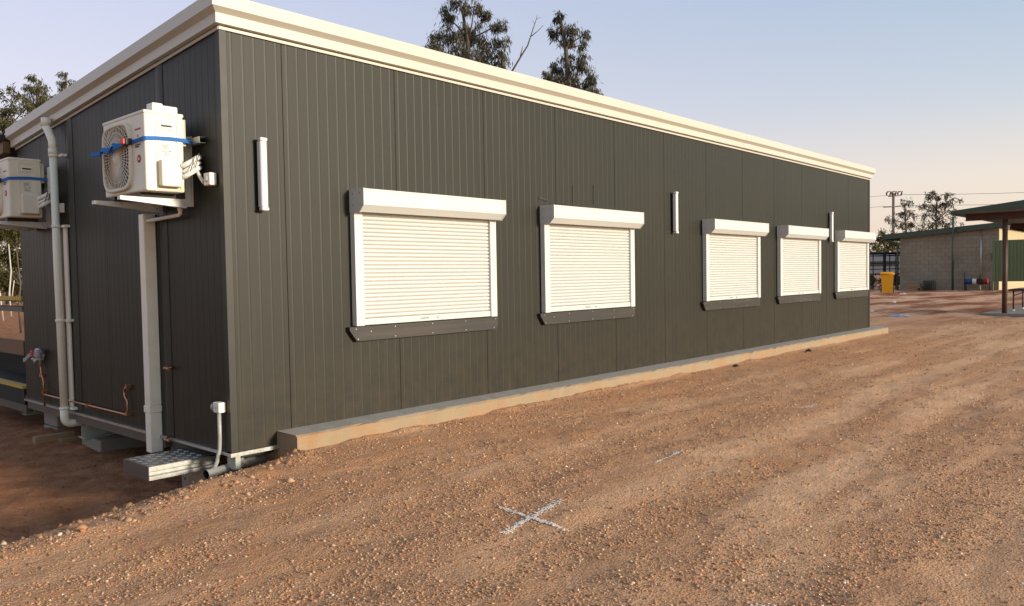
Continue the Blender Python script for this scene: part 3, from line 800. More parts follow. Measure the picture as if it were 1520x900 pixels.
# ------------------------------------------------------------------ batten lights
def make_light(label):
    t = thing("batten_light", (0, 0, 0), label, "wall light", "vertical batten lights on the long wall")
    MB().box(-0.022, 0.022, -0.020, -0.001, 1.572, 2.008).build("gap_shade_base", M['black'], t)  # base in black, painting the dark gap shadow behind the diffuser
    mb = MB(); pr = []
    for i in range(17):
        a = math.pi*i/16; pr.append((-0.026*math.cos(a), -0.0205-0.045*math.sin(a)**0.35))
    mb.prism(pr, 'z', 1.579, 2.002); mb.build("diffuser", M['light'], t)
    for z0, z1 in ((1.553, 1.5785), (2.0025, 2.028)):
        MB().bbox(-0.027, 0.027, -0.067, -0.0205, z0, z1, 0.010, 2).build("end_cap", M['light'], t)
    return t
lt = make_light("white vertical batten light between the near corner and the nearest shutter")
ll = ["white vertical batten light between the near corner and the nearest shutter",
      "white vertical batten light in the middle of the long wall, between second and third shutters",
      "white vertical batten light near the far end, between fourth and fifth shutters"]
for i, x in enumerate((0.250, 5.462, 10.235)):
    o = lt if i == 0 else copy_tree(lt)
    o.location = (x, -0.0062, 0); o["label"] = ll[i]

# ------------------------------------------------------------------ air conditioners
AX0, AX1, AY0, AY1, AZ0, AZ1 = -0.362, -0.112, 0.29, 0.925, 1.662, 2.178
def make_ac(label):
    t = thing("air_conditioner", (-0.23, 0.6, AZ0), label, "air conditioner", "outdoor units on the end wall")
    MB().bbox(AX0, AX1, AY0, AY1, AZ0+0.012, AZ1-0.012, 0.012, 3).build("casing", M['acbody'], t)
    MB().bbox(AX0-0.004, AX1+0.004, AY0-0.004, AY1+0.004, AZ1-0.024, AZ1, 0.008, 2).build("top_cover", M['acbody'], t)
    for y in (0.40, 0.80): MB().box(AX0+0.01, AX1-0.01, y, y+0.05, AZ0-0.012, AZ0+0.0125).build("foot", M['black'], t)
    # fan grille on the face turned away from the wall
    c = (AX0, 0.692, 1.915); R = 0.215
    mb = MB(); mb.rev(c, 'x', [(0.0, -0.002), (R-0.012, -0.002)], 40); mb.build("fan_recess", M['acdark'], t)
    mb = MB()
    def sq(a, rr):        # rounded square outline
        ca, sa = math.cos(a), math.sin(a); k = 5.0
        return rr/((abs(ca)**k+abs(sa)**k)**(1/k))
    n = 48; vs = []; fs = []
    for (rr, o) in ((R+0.004, 0.002), (R+0.006, -0.014), (R-0.002, -0.020), (R-0.016, -0.018), (R-0.016, -0.003)):
        for k in range(n):
            a = 2*math.pi*k/n; q = sq(a, rr)*0.96+rr*0.04
            if q*abs(math.sin(a)) > 0.232: q = 0.232/abs(math.sin(a))
            vs.append((c[0]+o, c[1]+q*math.cos(a), c[2]+q*math.sin(a)))
    for i in range(4):
        for k in range(n):
            fs.append((i*n+k, i*n+(k+1) % n, (i+1)*n+(k+1) % n, (i+1)*n+k))
    mb.add(vs, fs, True)
    for rr in (0.085, 0.125, 0.165, 0.197):
        mb.rev((c[0], c[1], c[2]), 'x', [(rr-0.0016, -0.015), (rr+0.0016, -0.015), (rr+0.0016, -0.011), (rr-0.0016, -0.011), (rr-0.0016, -0.015)], 36)
    for k in range(48):
        a = 2*math.pi*k/48; d = Vector((0, math.cos(a), math.sin(a)))
        p0 = Vector(c)+d*0.045; p1 = Vector(c)+d*(sq(a, R-0.012)*0.96+R*0.02)
        p0.x -= 0.013; p1.x -= 0.013
        mb.tube([p0, p1], 0.0034, 4, True, False)
    mb.rev(c, 'x', [(0.0, -0.022), (0.040, -0.020), (0.052, -0.012), (0.052, -0.006)], 24)
    mb.build("fan_grille", M['acgrille'], t)
    # side face details
    y = AY0
    mb = MB()
    x0, x1, z0, z1 = -0.292, -0.150, 1.690, 2.142
    wv = 0.007
    mb.box(x0, x0+wv, y-0.005, y+0.002, z0, z1); mb.box(x1-wv, x1, y-0.005, y+0.002, z0, z1)
    mb.box(x0+wv, x1-wv, y-0.005, y+0.002, z1-wv, z1); mb.box(x0+wv+0.012, x0+wv+0.017, y-0.003, y+0.002, z0+0.05, z1-0.02)
    mb.box(x1-wv-0.017, x1-wv-0.012, y-0.003, y+0.002, z0+0.05, z1-0.02)
    mb.build("side_panel_frame", M['acbody'], t)
    hd = MB().bbox(-0.268, -0.182, y-0.006, y+0.002, 2.062, 2.100, 0.004, 2).build("carry_handle", M['acbody'], t)
    MB().box(-0.260, -0.190, y-0.0075, y-0.0058, 2.082, 2.094).build("handle_slot", M['acdark'], hd)
    tc = MB().bbox(-0.285, -0.150, y-0.055, y+0.002, 1.702, 1.870, 0.010, 3).build("terminal_cover", M['acbody'], t)
    MB().box(-0.283, -0.277, y-0.0505, y-0.02, 1.72, 1.85).build("cover_seam", M['acdark'], tc)
    lb = MB().box(-0.255, -0.195, y-0.0018, y+0.001, 1.895, 1.975).build("rating_label", M['label'], t)
    mb = MB()
    for i in range(5): mb.box(-0.250, -0.205-0.006*(i % 3), y-0.0026, y-0.0017, 1.968-i*0.006, 1.970-i*0.006)
    for (a, b, r_) in ((-0.247, 1.927, .004), (-0.231, 1.920, .004), (-0.205, 1.930, .005), (-0.214, 1.919, .003), (-0.226, 1.929, .003)):
        mb.cyl((a, y-0.0026, b), (a, y-0.0017, b), r_, 8)
    for i in range(3): mb.box(-0.248, -0.204, y-0.0026, y-0.0017, 1.909-i*0.005, 1.9105-i*0.005)
    mb.build("label_print", M['ink'], lb)
    l2 = MB().box(-0.245, -0.205, y-0.0018, y+0.001, 2.025, 2.05).build("small_label", M['label'], t)
    wsn = MB(); wsn.add([(-0.160, y-0.003, 1.688), (-0.128, y-0.003, 1.688), (-0.144, y-0.003, 1.722), (-0.160, y+0.001, 1.688), (-0.128, y+0.001, 1.688), (-0.144, y+0.001, 1.722)],
            [(0, 1, 2), (3, 5, 4), (0, 3, 4, 1), (1, 4, 5, 2), (2, 5, 3, 0)])
    ws = wsn.build("warning_sticker", M['yellow'], t)
    MB().box(-0.146, -0.142, y-0.0040, y-0.0028, 1.696, 1.710).build("warning_mark", M['ink'], ws)
    mb = MB()
    for (a, b) in ((-0.128, 1.86), (-0.128, 1.885), (-0.128, 1.84), (-0.128, 2.15), (-0.35, 2.145), (-0.30, 1.68)): mb.cyl((a, y+0.001, b), (a, y-0.003, b), 0.004, 6)
    mb.build("case_screws", M['galv'], t)
    # front face print
    xx = AX0
    mb = MB()
    for i in range(9): mb.box(xx-0.0016, xx+0.001, 0.425-i*0.0095-0.0062, 0.425-i*0.0095, 2.060, 2.071)
    mb.build("brand_lettering", M['red'], t)
    mb = MB(); mb.add([(xx-0.0016, 0.385, 2.035), (xx-0.0016, 0.395, 2.024), (xx-0.0016, 0.385, 2.013), (xx-0.0016, 0.375, 2.024)], [(0, 1, 2, 3)])
    mb.build("brand_mark", M['red'], t)
    mb = MB()
    for j, z in enumerate((1.972, 1.960)):
        for i in range(8-2*j): mb.box(xx-0.0016, xx+0.001, 0.428-i*0.0105-0.008, 0.428-i*0.0105, z-0.008, z)
    mb.build("model_lettering", M['ink'], t)
    mb = MB(); mb.rev((xx, 0.378, 1.880), 'x', [(0.0, -0.0018), (0.026, -0.0018), (0.027, 0.001)], 20)
    em = mb.build("round_sticker", M['red'], t)
    mb = MB(); mb.add([(xx-0.0026, 0.378, 1.894), (xx-0.0026, 0.366, 1.871), (xx-0.0026, 0.390, 1.871)], [(0, 1, 2)])
    mb.build("sticker_mark", M['label'], em)
    MB().box(AX1-0.001, AX1+0.03, AY0+0.03, AY0+0.16, 1.98, 2.15).build("rear_grille", M['acbody'], t)
    return t
def make_bracket(label):
    t = thing("wall_bracket", (0, 0.65, 1.6), label, "wall bracket", "steel brackets carrying the outdoor units")
    for y in (0.44, 0.85):
        up = MB(); up.box(-0.040, -0.001, y-0.004, y+0.004, 1.60, 2.065); up.box(-0.006, -0.001, y-0.035, y-0.0045, 1.60, 2.065)
        up.build("upright", M['white'], t)
        x_ = -0.47
        ar = MB()
        # tapered channel arm
        ar.add([(x_, y-0.022, 1.622), (x_, y+0.022, 1.622), (-0.041, y+0.022, 1.588), (-0.041, y-0.022, 1.588),
                (x_, y-0.022, 1.646), (x_, y+0.022, 1.646), (-0.041, y+0.022, 1.646), (-0.041, y-0.022, 1.646)],
               [(0, 3, 2, 1), (4, 5, 6, 7), (0, 1, 5, 4), (1, 2, 6, 5), (2, 3, 7, 6), (3, 0, 4, 7)])
        a_ = ar.build("arm", M['white'], t)
        mb = MB()
        for (bx, bz) in ((-0.30, 1.634), (-0.06, 1.61), (-0.08, 1.632)): mb.cyl((bx, y-0.0215, bz), (bx, y-0.028, bz), 0.007, 6)
        mb.build("bolt", M['galv'], a_)
    mb = MB(); mb.prism([(-0.050, 1.995), (-0.050, 2.035), (-0.0065, 2.035), (-0.0065, 2.030), (-0.045, 2.030), (-0.045, 2.000), (-0.0065, 2.000), (-0.0065, 1.995)], 'y', 0.205, 0.98)
    mb.build("cross_rail", M['galv'], t)
    return t
def make_strap(label):
    t = thing("ratchet_strap", (-0.2, 0.6, 2.0), label, "ratchet strap", "blue straps round the outdoor units")
    e = 0.006
    pts = [(-0.03, 0.33, 2.00), (-0.06, 0.30, 2.004), (AX1, AY0-e, 2.010), (-0.2, AY0-e, 2.010), (-0.30, AY0-e, 2.004), (AX0+0.002, AY0-e, 1.998),
           (AX0-e, AY0+0.006, 1.997), (AX0-e, 0.40, 1.994), (AX0-e-0.002, 0.46, 1.992)]
    MB().ribbon(pts, 0.024, 0.003).build("webbing", M['strap'], t)
    pts = [(AX0-0.024, 0.50, 1.992), (AX0-0.028, 0.60, 1.985), (AX0-0.028, 0.72, 1.975), (AX0-0.02, 0.85, 1.985), (AX0-0.012, AY1-0.02, 1.99), (AX0+0.01, AY1+e, 1.992), (-0.2, AY1+e, 1.995), (-0.05, AY1+e-0.03, 2.0)]
    MB().ribbon(pts, 0.024, 0.003).build("webbing", M['strap'], t)
    mb = MB(); z = 1.994
    mb.box(AX0-0.046, AX0-0.009, 0.455, 0.462, z-0.02, z+0.02); mb.box(AX0-0.046, AX0-0.022, 0.462, 0.53, z-0.021, z-0.016)
    mb.box(AX0-0.046, AX0-0.022, 0.462, 0.53, z+0.016, z+0.021); mb.cyl((AX0-0.032, 0.49, z-0.024), (AX0-0.032, 0.49, z+0.024), 0.012, 10)
    mb.build("ratchet", M['black'], t)
    MB().bbox(AX0-0.062, AX0-0.047, 0.463, 0.508, z-0.018, z+0.020, 0.004, 1).build("ratchet_handle", M['red'], t)
    pts = [(AX0-0.035, 0.53, 1.985), (AX0-0.06, 0.60, 1.968), (AX0-0.05, 0.68, 1.972), (AX0-0.066, 0.75, 1.958), (AX0-0.045, 0.82, 1.97), (AX0-0.06, 0.88, 1.958), (AX0-0.075, 0.945, 1.962)]
    MB().ribbon(pts, 0.026, 0.004, (0.2, 0, 1)).build("loose_tail", M['strap'], t)
    pts = [(AX0-0.04, 0.56, 1.975), (AX0-0.06, 0.63, 1.99), (AX0-0.055, 0.70, 1.955), (AX0-0.07, 0.78, 1.975), (AX0-0.05, 0.84, 1.95)]
    MB().ribbon(pts, 0.03, 0.004, (0.5, 0, 1)).build("folded_webbing", M['strap'], t)
    return t
def make_pipes(label):
    t = thing("refrigerant_pipes", (-0.1, 0.25, 1.8), label, "pipes", "lagged pipes of the outdoor units")
    def arc(zs, off, rad):
        pts = [(-0.165+off, 0.270, zs), (-0.150+off, 0.225, zs+0.004), (-0.11, 0.200, zs+0.03), (-0.065, 0.205, zs+0.06), (-0.03, 0.25, zs+0.07), (-0.012, 0.32, zs+0.07)]
        return MB().tube(pts, rad, 8)
    arc(1.835, 0.0, 0.017).build("lagged_pipe", M['insul'], t)
    arc(1.800, 0.006, 0.013).build("lagged_pipe", M['insul'], t)
    arc(1.768, 0.01, 0.017).build("lagged_pipe", M['insul'], t)
    mb = MB()
    for f in (0, 1):
        p = (-0.118+f*0.03, 0.203, 1.83+0.022*f)
        mb.ribbon([(p[0]-0.012, 0.175, 1.80+0.02*f), (p[0]+0.004, 0.172, 1.85+0.02*f), (p[0]+0.02, 0.178, 1.90+0.02*f)], 0.005, 0.003, (1, 0, 0))
    mb.build("cable_tie", M['black'], t)
    return t
def make_isolator(label):
    t = thing("isolator_switch", (0, 0.12, 1.75), label, "switch box", "isolator boxes by the outdoor units")
    MB().bbox(-0.055, -0.006, 0.075, 0.155, 1.712, 1.792, 0.006, 2).build("switch_box", M['pvcw'], t)
    MB().bbox(-0.064, -0.0545, 0.095, 0.135, 1.735, 1.772, 0.006, 1).build("rotary_knob", M['label'], t)
    mb = MB(); mb.tube([(-0.03, 0.156, 1.74), (-0.04, 0.185, 1.738), (-0.05, 0.20, 1.765), (-0.06, 0.215, 1.80), (-0.075, 0.225, 1.835), (-0.09, 0.23, 1.86)], 0.012, 8)
    mb.build("conduit", M['pvcw'], t)
    MB().tube([(-0.03, 0.1555, 1.74), (-0.035, 0.178, 1.738)], 0.019, 10).build("gland", M['grey_pvc'], t)
    return t
ac = make_ac("cream outdoor air conditioner with foam block on top, nearest the building corner")
br = make_bracket("white steel wall bracket under the air conditioner nearest the corner")
st = make_strap("blue ratchet strap round the air conditioner nearest the corner")
pp = make_pipes("white lagged pipes from the side of the nearest air conditioner")
iso = make_isolator("small white isolator box on dark wall right of the nearest air conditioner")
DY = 2.64
for src, lab in ((ac, "cream outdoor air conditioner cut by left photo edge, behind the round downpipe"),
                 (br, "white steel wall bracket behind the round downpipe at left edge"),
                 (st, "blue ratchet strap round the air conditioner at the left photo edge"),
                 (pp, "white lagged pipes curving behind the round downpipe"),
                 (iso, "isolator box half hidden behind the round downpipe")):
    c2 = copy_tree(src); c2.location = (src.location.x, src.location.y+DY, src.location.z); c2["label"] = lab
mb = MB(); mb.bbox(-0.285, -0.215, 0.34, 0.43, AZ1+0.001, AZ1+0.062, 0.008, 2); mb.bbox(-0.225, -0.118, 0.345, 0.425, AZ1+0.001, AZ1+0.052, 0.008, 2)
solo(mb, "foam_block", M['foam'], (-0.2, 0.38, AZ1), "white polystyrene packing block lying on the nearest air conditioner", "foam block")
mb = MB()
mb.tube([(-0.05, 0.50, 1.592), (-0.05, 0.50, 1.56), (-0.052, 0.515, 1.548), (-0.055, 0.56, 1.546), (-0.06, 0.98, 1.535)], 0.013, 8)
mb.tube([(-0.05, 0.50, 1.60), (-0.05, 0.50, 1.575)], 0.018, 8)
solo(mb, "drain_hose", M['pvc'], (-0.05, 0.7, 1.55), "short white condensate drain pipe under the nearest air conditioner bracket", "drain pipe")

# ------------------------------------------------------------------ white rectangular ducts
def duct(y0, y1, z0, z1, collar, label, x0=-0.062):
    t = thing("pipe_cover", (-0.03, (y0+y1)/2, z0), label, "pipe duct", "white pipe covers on the end wall")
    cy = (y0+y1)/2
    if collar:
        MB().bbox(x0, -0.001, y0, y1, collar+0.0, z1, 0.006, 2).build("cover", M['pvcw'], t)
        MB().bbox(x0, -0.001, y0, y1, z0, collar-0.0525, 0.006, 2).build("cover", M['pvcw'], t)
        MB().bbox(x0-0.006, -0.001, y0-0.006, y1+0.006, collar-0.052, collar-0.0005, 0.004, 1).build("joiner", M['pvcw'], t)
    else:
        MB().bbox(x0, -0.001, y0, y1, z0, z1, 0.012, 3).build("cover", M['pvcw'], t)
    return t
duct(0.985, 1.068, -0.125, 1.585, 0.215, "tall white square duct below the nearest air conditioner", -0.088)
duct(2.665, 2.725, 0.03, 1.60, None, "narrow white duct strip right behind the round downpipe", -0.030)
duct(2.86, 2.96, 1.86, 2.12, None, "short white rounded duct between far air conditioner and downpipe", -0.06)

# ------------------------------------------------------------------ round downpipe
dp = thing("downpipe", (-0.085, 2.72, -0.1), "cream round downpipe with offset top bend on the end wall", "downpipe")
R_ = 0.031; x = -0.080
MB().tube([(x, 2.722, 2.25), (x, 2.718, 1.2), (x, 2.690, 0.0)], R_, 14).build("pipe", M['pvc'], dp)
MB().tube([(x, 2.722, 2.22), (x, 2.722, 2.30), (x-0.002, 2.735, 2.335), (x-0.006, 2.80, 2.415), (x-0.008, 2.828, 2.445), (x-0.008, 2.834, 2.48)], R_+0.002, 14).build("top_bend", M['pvc'], dp)
MB().tube([(x-0.008, 2.834, 2.455), (x-0.008, 2.835, 2.525)], R_+0.008, 14).build("socket", M['pvc'], dp)
MB().tube([(x, 2.722, 2.20), (x, 2.722, 2.25)], R_+0.006, 14).build("socket", M['pvc'], dp)
mb = MB(); pts = [(x, 2.691, 0.04), (x, 2.690, -0.05)]
for i in range(1, 7):
    a = math.pi/2*i/6; pts.append((x+0.055*(1-math.cos(a)), 2.690, -0.05-0.055*math.sin(a)))
pts.append((0.10, 2.690, -0.105))
mb.tube(pts, R_+0.003, 14); mb.build("bottom_bend", M['pvc'], dp)
for z, yy in ((2.18, 2.721), (1.58, 2.719), (0.775, 2.708), (0.02, 2.690)):
    mb = MB(); mb.tube([(x, yy, z), (x, yy, z+0.022)], R_+0.006, 14)
    mb.box(-0.085, -0.005, yy-0.12, yy-R_+0.005, z+0.002, z+0.020) if False else mb.box(-0.050, -0.002, yy-0.105, yy-0.035, z+0.001, z+0.021)
    mb.build("pipe_clip", M['foam'], dp)

# ------------------------------------------------------------------ copper line, tap, stubs
cp = thing("copper_pipe", (-0.03, 2.4, 0.08), "thin copper water pipe running low along the end wall", "copper pipe")
z = 0.088; xx = -0.028
MB().tube([(xx, 3.335, z), (xx, 2.4, z), (xx, 1.53, z), (xx, 1.518, z+0.004), (xx, 1.514, z+0.016), (xx, 1.512, 0.17), (xx, 1.515, 0.195), (xx, 1.555, 0.225), (xx, 1.565, 0.25), (xx, 1.562, 0.275), (xx, 1.545, 0.292), (xx, 1.52, 0.296), (xx+0.02, 1.505, 0.30), (-0.004, 1.50, 0.302)], 0.0085, 8).build("pipe", M['copper'], cp)
MB().tube([(xx, 3.345, -0.02), (xx, 3.345, 0.20), (xx, 3.352, 0.225), (xx, 3.395, 0.27), (xx, 3.40, 0.30), (xx, 3.40, 0.36)], 0.0085, 8).build("pipe", M['copper'], cp)
for (yy, zz) in ((2.30, z), (1.50, 0.31), (1.515, z+0.01), (3.345, z+0.02), (3.40, 0.26)):
    MB().box(-0.042, -0.002, yy-0.012, yy+0.012, zz-0.014, zz+0.014).build("saddle", M['copper'], cp)
tp = thing("water_valve", (-0.05, 3.40, 0.40), "tap assembly with red handle and grey tape on end wall", "tap")
MB().tube([(xx, 3.40, 0.355), (xx, 3.40, 0.50)], 0.018, 10).build("valve_body", M['galv'], tp)
mb = MB(); mb.tube([(-0.08, 3.46, 0.41), (0.0, 3.38, 0.41)], 0.016, 8); mb.tube([(xx, 3.33, 0.445), (xx, 3.46, 0.43)], 0.017, 8); mb.tube([(-0.06, 3.44, 0.37), (-0.06, 3.44, 0.42)], 0.018, 8)
mb.tube([(-0.02, 3.36, 0.505), (-0.08, 3.36, 0.50)], 0.014, 8)
mb.build("fitting", M['galv'], tp)
MB().bbox(-0.10, -0.055, 3.40, 3.455, 0.445, 0.495, 0.010, 2).build("red_handle", M['red'], tp)
mb = MB(); mb.ribbon([(-0.05, 3.30, 0.49), (-0.075, 3.37, 0.455), (-0.085, 3.44, 0.46), (-0.085, 3.52, 0.44), (-0.09, 3.60, 0.40), (-0.09, 3.66, 0.39)], 0.035, 0.012, (0, 0.2, 1))
mb.bbox(-0.085, -0.05, 3.30, 3.40, 0.43, 0.50, 0.012, 2)
mb.build("wrapped_tape", M['tape'], tp)
for (yy, zz, lab) in ((0.772, 0.498, "bare copper stub poking from end wall halfway up"), (0.80, -0.01, "bare copper stub poking out by the checker plate step")):
    mb = MB(); mb.tube([(0.0, yy+0.01, zz), (-0.045, yy+0.01, zz), (-0.05, yy+0.006, zz-0.002), (-0.052, yy-0.03, zz-0.004)], 0.010, 8)
    mb.tube([(-0.02, yy+0.05, zz+0.002), (-0.052, yy+0.04, zz-0.002), (-0.054, yy+0.012, zz)], 0.010, 8)
    solo(mb, "copper_stub", M['copper'], (0, yy, zz), lab, "copper pipe", "copper stubs on the end wall")

# ------------------------------------------------------------------ power inlet, conduit, drain
si = thing("power_inlet", (-0.04, 0.10, 0.29), "white weatherproof power socket low on the end wall near corner", "socket")
MB().bbox(-0.058, -0.006, 0.045, 0.120, 0.255, 0.322, 0.006, 2).build("socket_box", M['pvcw'], si)
MB().tube([(-0.035, 0.1195, 0.288), (-0.040, 0.145, 0.286)], 0.027, 14).build("socket_cap", M['grey_pvc'], si)
mb = MB(); mb.tube([(-0.04, 0.1445, 0.286), (-0.041, 0.149, 0.286)], 0.018, 12); mb.build("socket_lid", M['black'], si)
MB().box(-0.0595, -0.0575, 0.075, 0.085, 0.28, 0.295).build("socket_mark", M['grey_pvc'], si)
mb = MB(); mb.tube([(-0.034, 0.085, 0.257), (-0.034, 0.086, 0.10), (-0.036, 0.09, 0.02), (-0.05, 0.10, -0.06), (-0.062, 0.11, -0.10), (-0.085, 0.125, -0.125), (-0.12, 0.14, -0.133)], 0.013, 10)
solo(mb, "grey_conduit", M['grey_pvc'], (-0.034, 0.09, 0.0), "grey conduit dropping from the power socket and curling past the step", "conduit")
dr = thing("drain_pipe", (0.1, 0.10, -0.12), "open ended grey drain pipe lying under the building corner", "drain pipe")
mb = MB(); mb.tube([(-0.135, 0.085, -0.128), (0.12, 0.13, -0.120), (0.60, 0.24, -0.105), (1.2, 0.40, -0.10)], 0.029, 14, cap=False); mb.build("pipe", M['grey_pvc'], dr)
mb = MB(); mb.tube([(-0.1352, 0.085, -0.128), (-0.10, 0.092, -0.1275)], 0.026, 14, cap=False); mb.tube([(-0.10, 0.0915, -0.1275), (-0.098, 0.092, -0.1275)], 0.026, 14); mb.build("pipe_bore", M['acdark'], dr)
mb = MB(); mb.tube([(0.12, 0.13, -0.030), (0.12, 0.13, -0.115)], 0.031, 12); mb.build("riser", M['grey_pvc'], dr)

# ------------------------------------------------------------------ checker plate step
stp = thing("metal_step", (-0.2, 0.58, -0.16), "galvanised checker plate step below the end wall", "step")
sx0, sx1, sy0, sy1, sz = -0.385, 0.015, 0.34, 0.72, -0.072
MB().box(sx0, sx1, sy0, sy1, sz-0.006, sz).build("tread_plate", M['checker'], stp)
mb = MB()
for i in range(8):
    for j in range(8):
        cx = sx0+0.03+i*(sx1-sx0-0.06)/7; cy = sy0+0.03+j*(sy1-sy0-0.06)/7
        d = 1 if (i+j) % 2 else -1
        a, b = (0.021, 0.007)
        u = Vector((math.cos(0.785*d), math.sin(0.785*d), 0)); w = Vector((-u.y, u.x, 0)); cc = Vector((cx, cy, sz-0.0005))
        mb.add([cc-u*a, cc+w*b, cc+u*a, cc-w*b, cc+Vector((0, 0, 0.005))+u*0.011, cc+Vector((0, 0, 0.005))-u*0.011],
               [(0, 1, 5), (1, 2, 4), (1, 4, 5), (2, 3, 4), (3, 0, 5), (3, 5, 4)])
tr = mb.build("raised_treads", M['checker'], stp); tr["kind"] = "stuff"
pr = [(sy0, sz-0.0062), (sy0-0.004, sz-0.0062), (sy0-0.004, sz-0.03), (sy0+0.010, sz-0.038), (sy0+0.010, sz-0.056), (sy0-0.004, sz-0.064), (sy0-0.004, sz-0.088), (sy0, sz-0.088), (sy0+0.016, sz-0.06), (sy0+0.016, sz-0.034)]
MB().prism(pr, 'x', sx0, sx1+0.04).build("side_channel", M['galv'], stp)
MB().box(sx0, sx1+0.04, sy1-0.004, sy1, sz-0.088, sz-0.0062).build("side_channel", M['galv'], stp)
MB().box(sx0-0.004, sx0, sy0-0.004, sy1, sz-0.088, sz-0.001).build("front_riser", M['darkbeam'], stp)
MB().box(sx1-0.02, sx1+0.03, sy0+0.02, sy1-0.02, -0.36, sz-0.012).build("support_leg", M['galv'], stp)
mb = MB(); mb.cyl((-0.15, sy0+0.01, sz-0.085), (-0.15, sy0+0.01, sz-0.13), 0.005, 6); mb.build("hanging_bolt", M['galv'], stp)

# ------------------------------------------------------------------ pads, pier, timber under the floor
MB_ = MB().bbox(0.10, 0.62, 2.42, 2.84, gh(0.3, 2.6)-0.05, -0.2505, 0.01, 1)
solo(MB_, "concrete_pad", M['pad'], (0.36, 2.63, -0.35), "grey concrete pad block carrying the nearer floor beam", "concrete block")
pier = thing("block_pier", (0.25, 3.62, -0.4), "small stacked block pier under the far part of the building", "pier")
for k in range(2):
    z0 = -0.42+k*0.165
    MB().bbox(0.10+0.006*k, 0.48, 3.45, 3.80+0.004*k, z0, z0+0.160, 0.008, 1).build("block", M['pad'], pier)
mb = MB(); mb.bbox(-0.20, 0.13, 3.06, 3.14, gh(0, 3.1)-0.01, gh(0, 3.1)+0.055, 0.004, 1)
solo(mb, "timber_offcut", M['timber'], (-0.03, 3.1, gh(0, 3.1)), "weathered timber offcut lying on red dirt by the floor beam", "timber")
mb = MB(); mb.bbox(-0.02, 0.30, 2.98, 3.05, gh(0.1, 3.0)-0.02, gh(0.1, 3.0)+0.035, 0.004, 1)
solo(mb, "timber_packer", M['timber'], (0.14, 3.0, gh(0.1, 3.0)), "short dark timber packer behind the longer offcut", "timber")

# ------------------------------------------------------------------ veranda platform beyond the end wall
vr = thing("veranda", (0.6, 5.2, 0), "dark veranda platform with yellow edge strips beyond the end wall", "veranda")
y0, y1 = W+0.03, 6.6
MB().box(0.0, 2.6, y0, y1, 0.02, 0.085).build("deck", M['dark'], vr)
MB().box(-0.022, 0.05, y0+0.01, y1, 0.0855, 0.115).build("edge_strip", M['nosing'], vr)
MB().box(-0.012, -0.001, y0, y1, -0.07, 0.084).build("deck_fascia", M['dark'], vr)
MB().box(0.0, 0.06, y0, y1, -0.15, -0.071).build("frame_beam", M['darkbeam'], vr)
MB().box(0.0, 0.05, y0+0.01, y1, 0.41, 0.545).build("timber_rail", M['brown'], vr)
MB().box(0.0, 0.10, y0, y1, 0.835, 0.885).build("lower_shelf", M['darkbeam'], vr)
MB().box(0.02, 0.30, y0+0.05, y1, 0.935, 0.965).build("counter_top", M['dark'], vr)
MB().box(-0.01, 0.0195, y0, y1, 0.945, 0.985).build("edge_strip", M['nosing'], vr)
MB().box(0.45, 0.50, y0+0.01, y1, 0.085, 0.40).build("opening_shade", M['dark'], vr)  # dark sheet standing in for the shade of the opening below the rail
for yy in (y0+0.03, y1-0.06):
    MB().box(0.055, 0.115, yy+0.02, yy+0.08, 0.086, 0.83).build("post", M['dark'], vr)
mb = MB(); mb.add([(-0.12, W+0.06, 2.47), (3, W+0.06, 2.47), (3, 7.5, 2.22), (-0.12, 7.5, 2.22), (-0.12, W+0.06, 2.53), (3, W+0.06, 2.53), (3, 7.5, 2.28), (-0.12, 7.5, 2.28)],
       [(0, 3, 2, 1), (4, 5, 6, 7), (0, 1, 5, 4), (1, 2, 6, 5), (2, 3, 7, 6), (3, 0, 4, 7)])
mb.build("veranda_roof", M['dark'], vr)
mb = MB(); mb.add([(-0.10, W+0.06, 2.36), (-0.04, W+0.06, 2.36), (-0.04, 7.5, 2.11), (-0.10, 7.5, 2.11), (-0.10, W+0.06, 2.468), (-0.04, W+0.06, 2.468), (-0.04, 7.5, 2.218), (-0.10, 7.5, 2.218)],
       [(0, 3, 2, 1), (4, 5, 6, 7), (0, 1, 5, 4), (1, 2, 6, 5), (2, 3, 7, 6), (3, 0, 4, 7)])
mb.build("roof_beam", M['brown'], vr)
MB().box(-0.09, -0.03, 7.0, 7.06, -0.3, 2.13).build("post", M['dark'], vr)

# ------------------------------------------------------------------ block shed on the right
shed = thing("block_shed", (48, 5, 0), "grey concrete block shed with green skillion roof", "shed")
def sroof(y): return 2.73+0.068*(9.06-y)       # underside of the fascia
SYL, SYR = 8.376, 3.79
MB().add([(43.02, SYR+0.01, -0.2), (43.02, SYL-0.01, -0.2), (43.02, SYL-0.01, sroof(SYL)), (43.02, SYR+0.01, sroof(SYR)),
          (54, SYR+0.01, -0.2), (54, SYL-0.01, -0.2), (54, SYL-0.01, sroof(SYL)), (54, SYR+0.01, sroof(SYR))],
         [(0, 1, 2, 3), (4, 7, 6, 5), (1, 5, 6, 2), (0, 3, 7, 4), (3, 2, 6, 7)]).build("wall_core", M['mortar'], shed)
def blk(w, h): return MB().box(0, 0.05, -w, 0, 0, h)
bw, bh = 0.39, 0.19
bms = []
for m_ in (M['block'], M['block2']):
    me = blk(bw, bh).mesh("block"); me.materials.append(m_); bms.append(me)
hms = []
for m_ in (M['block'], M['block2']):
    me = blk(0.19, bh).mesh("block"); me.materials.append(m_); hms.append(me)
rb = random.Random(3)
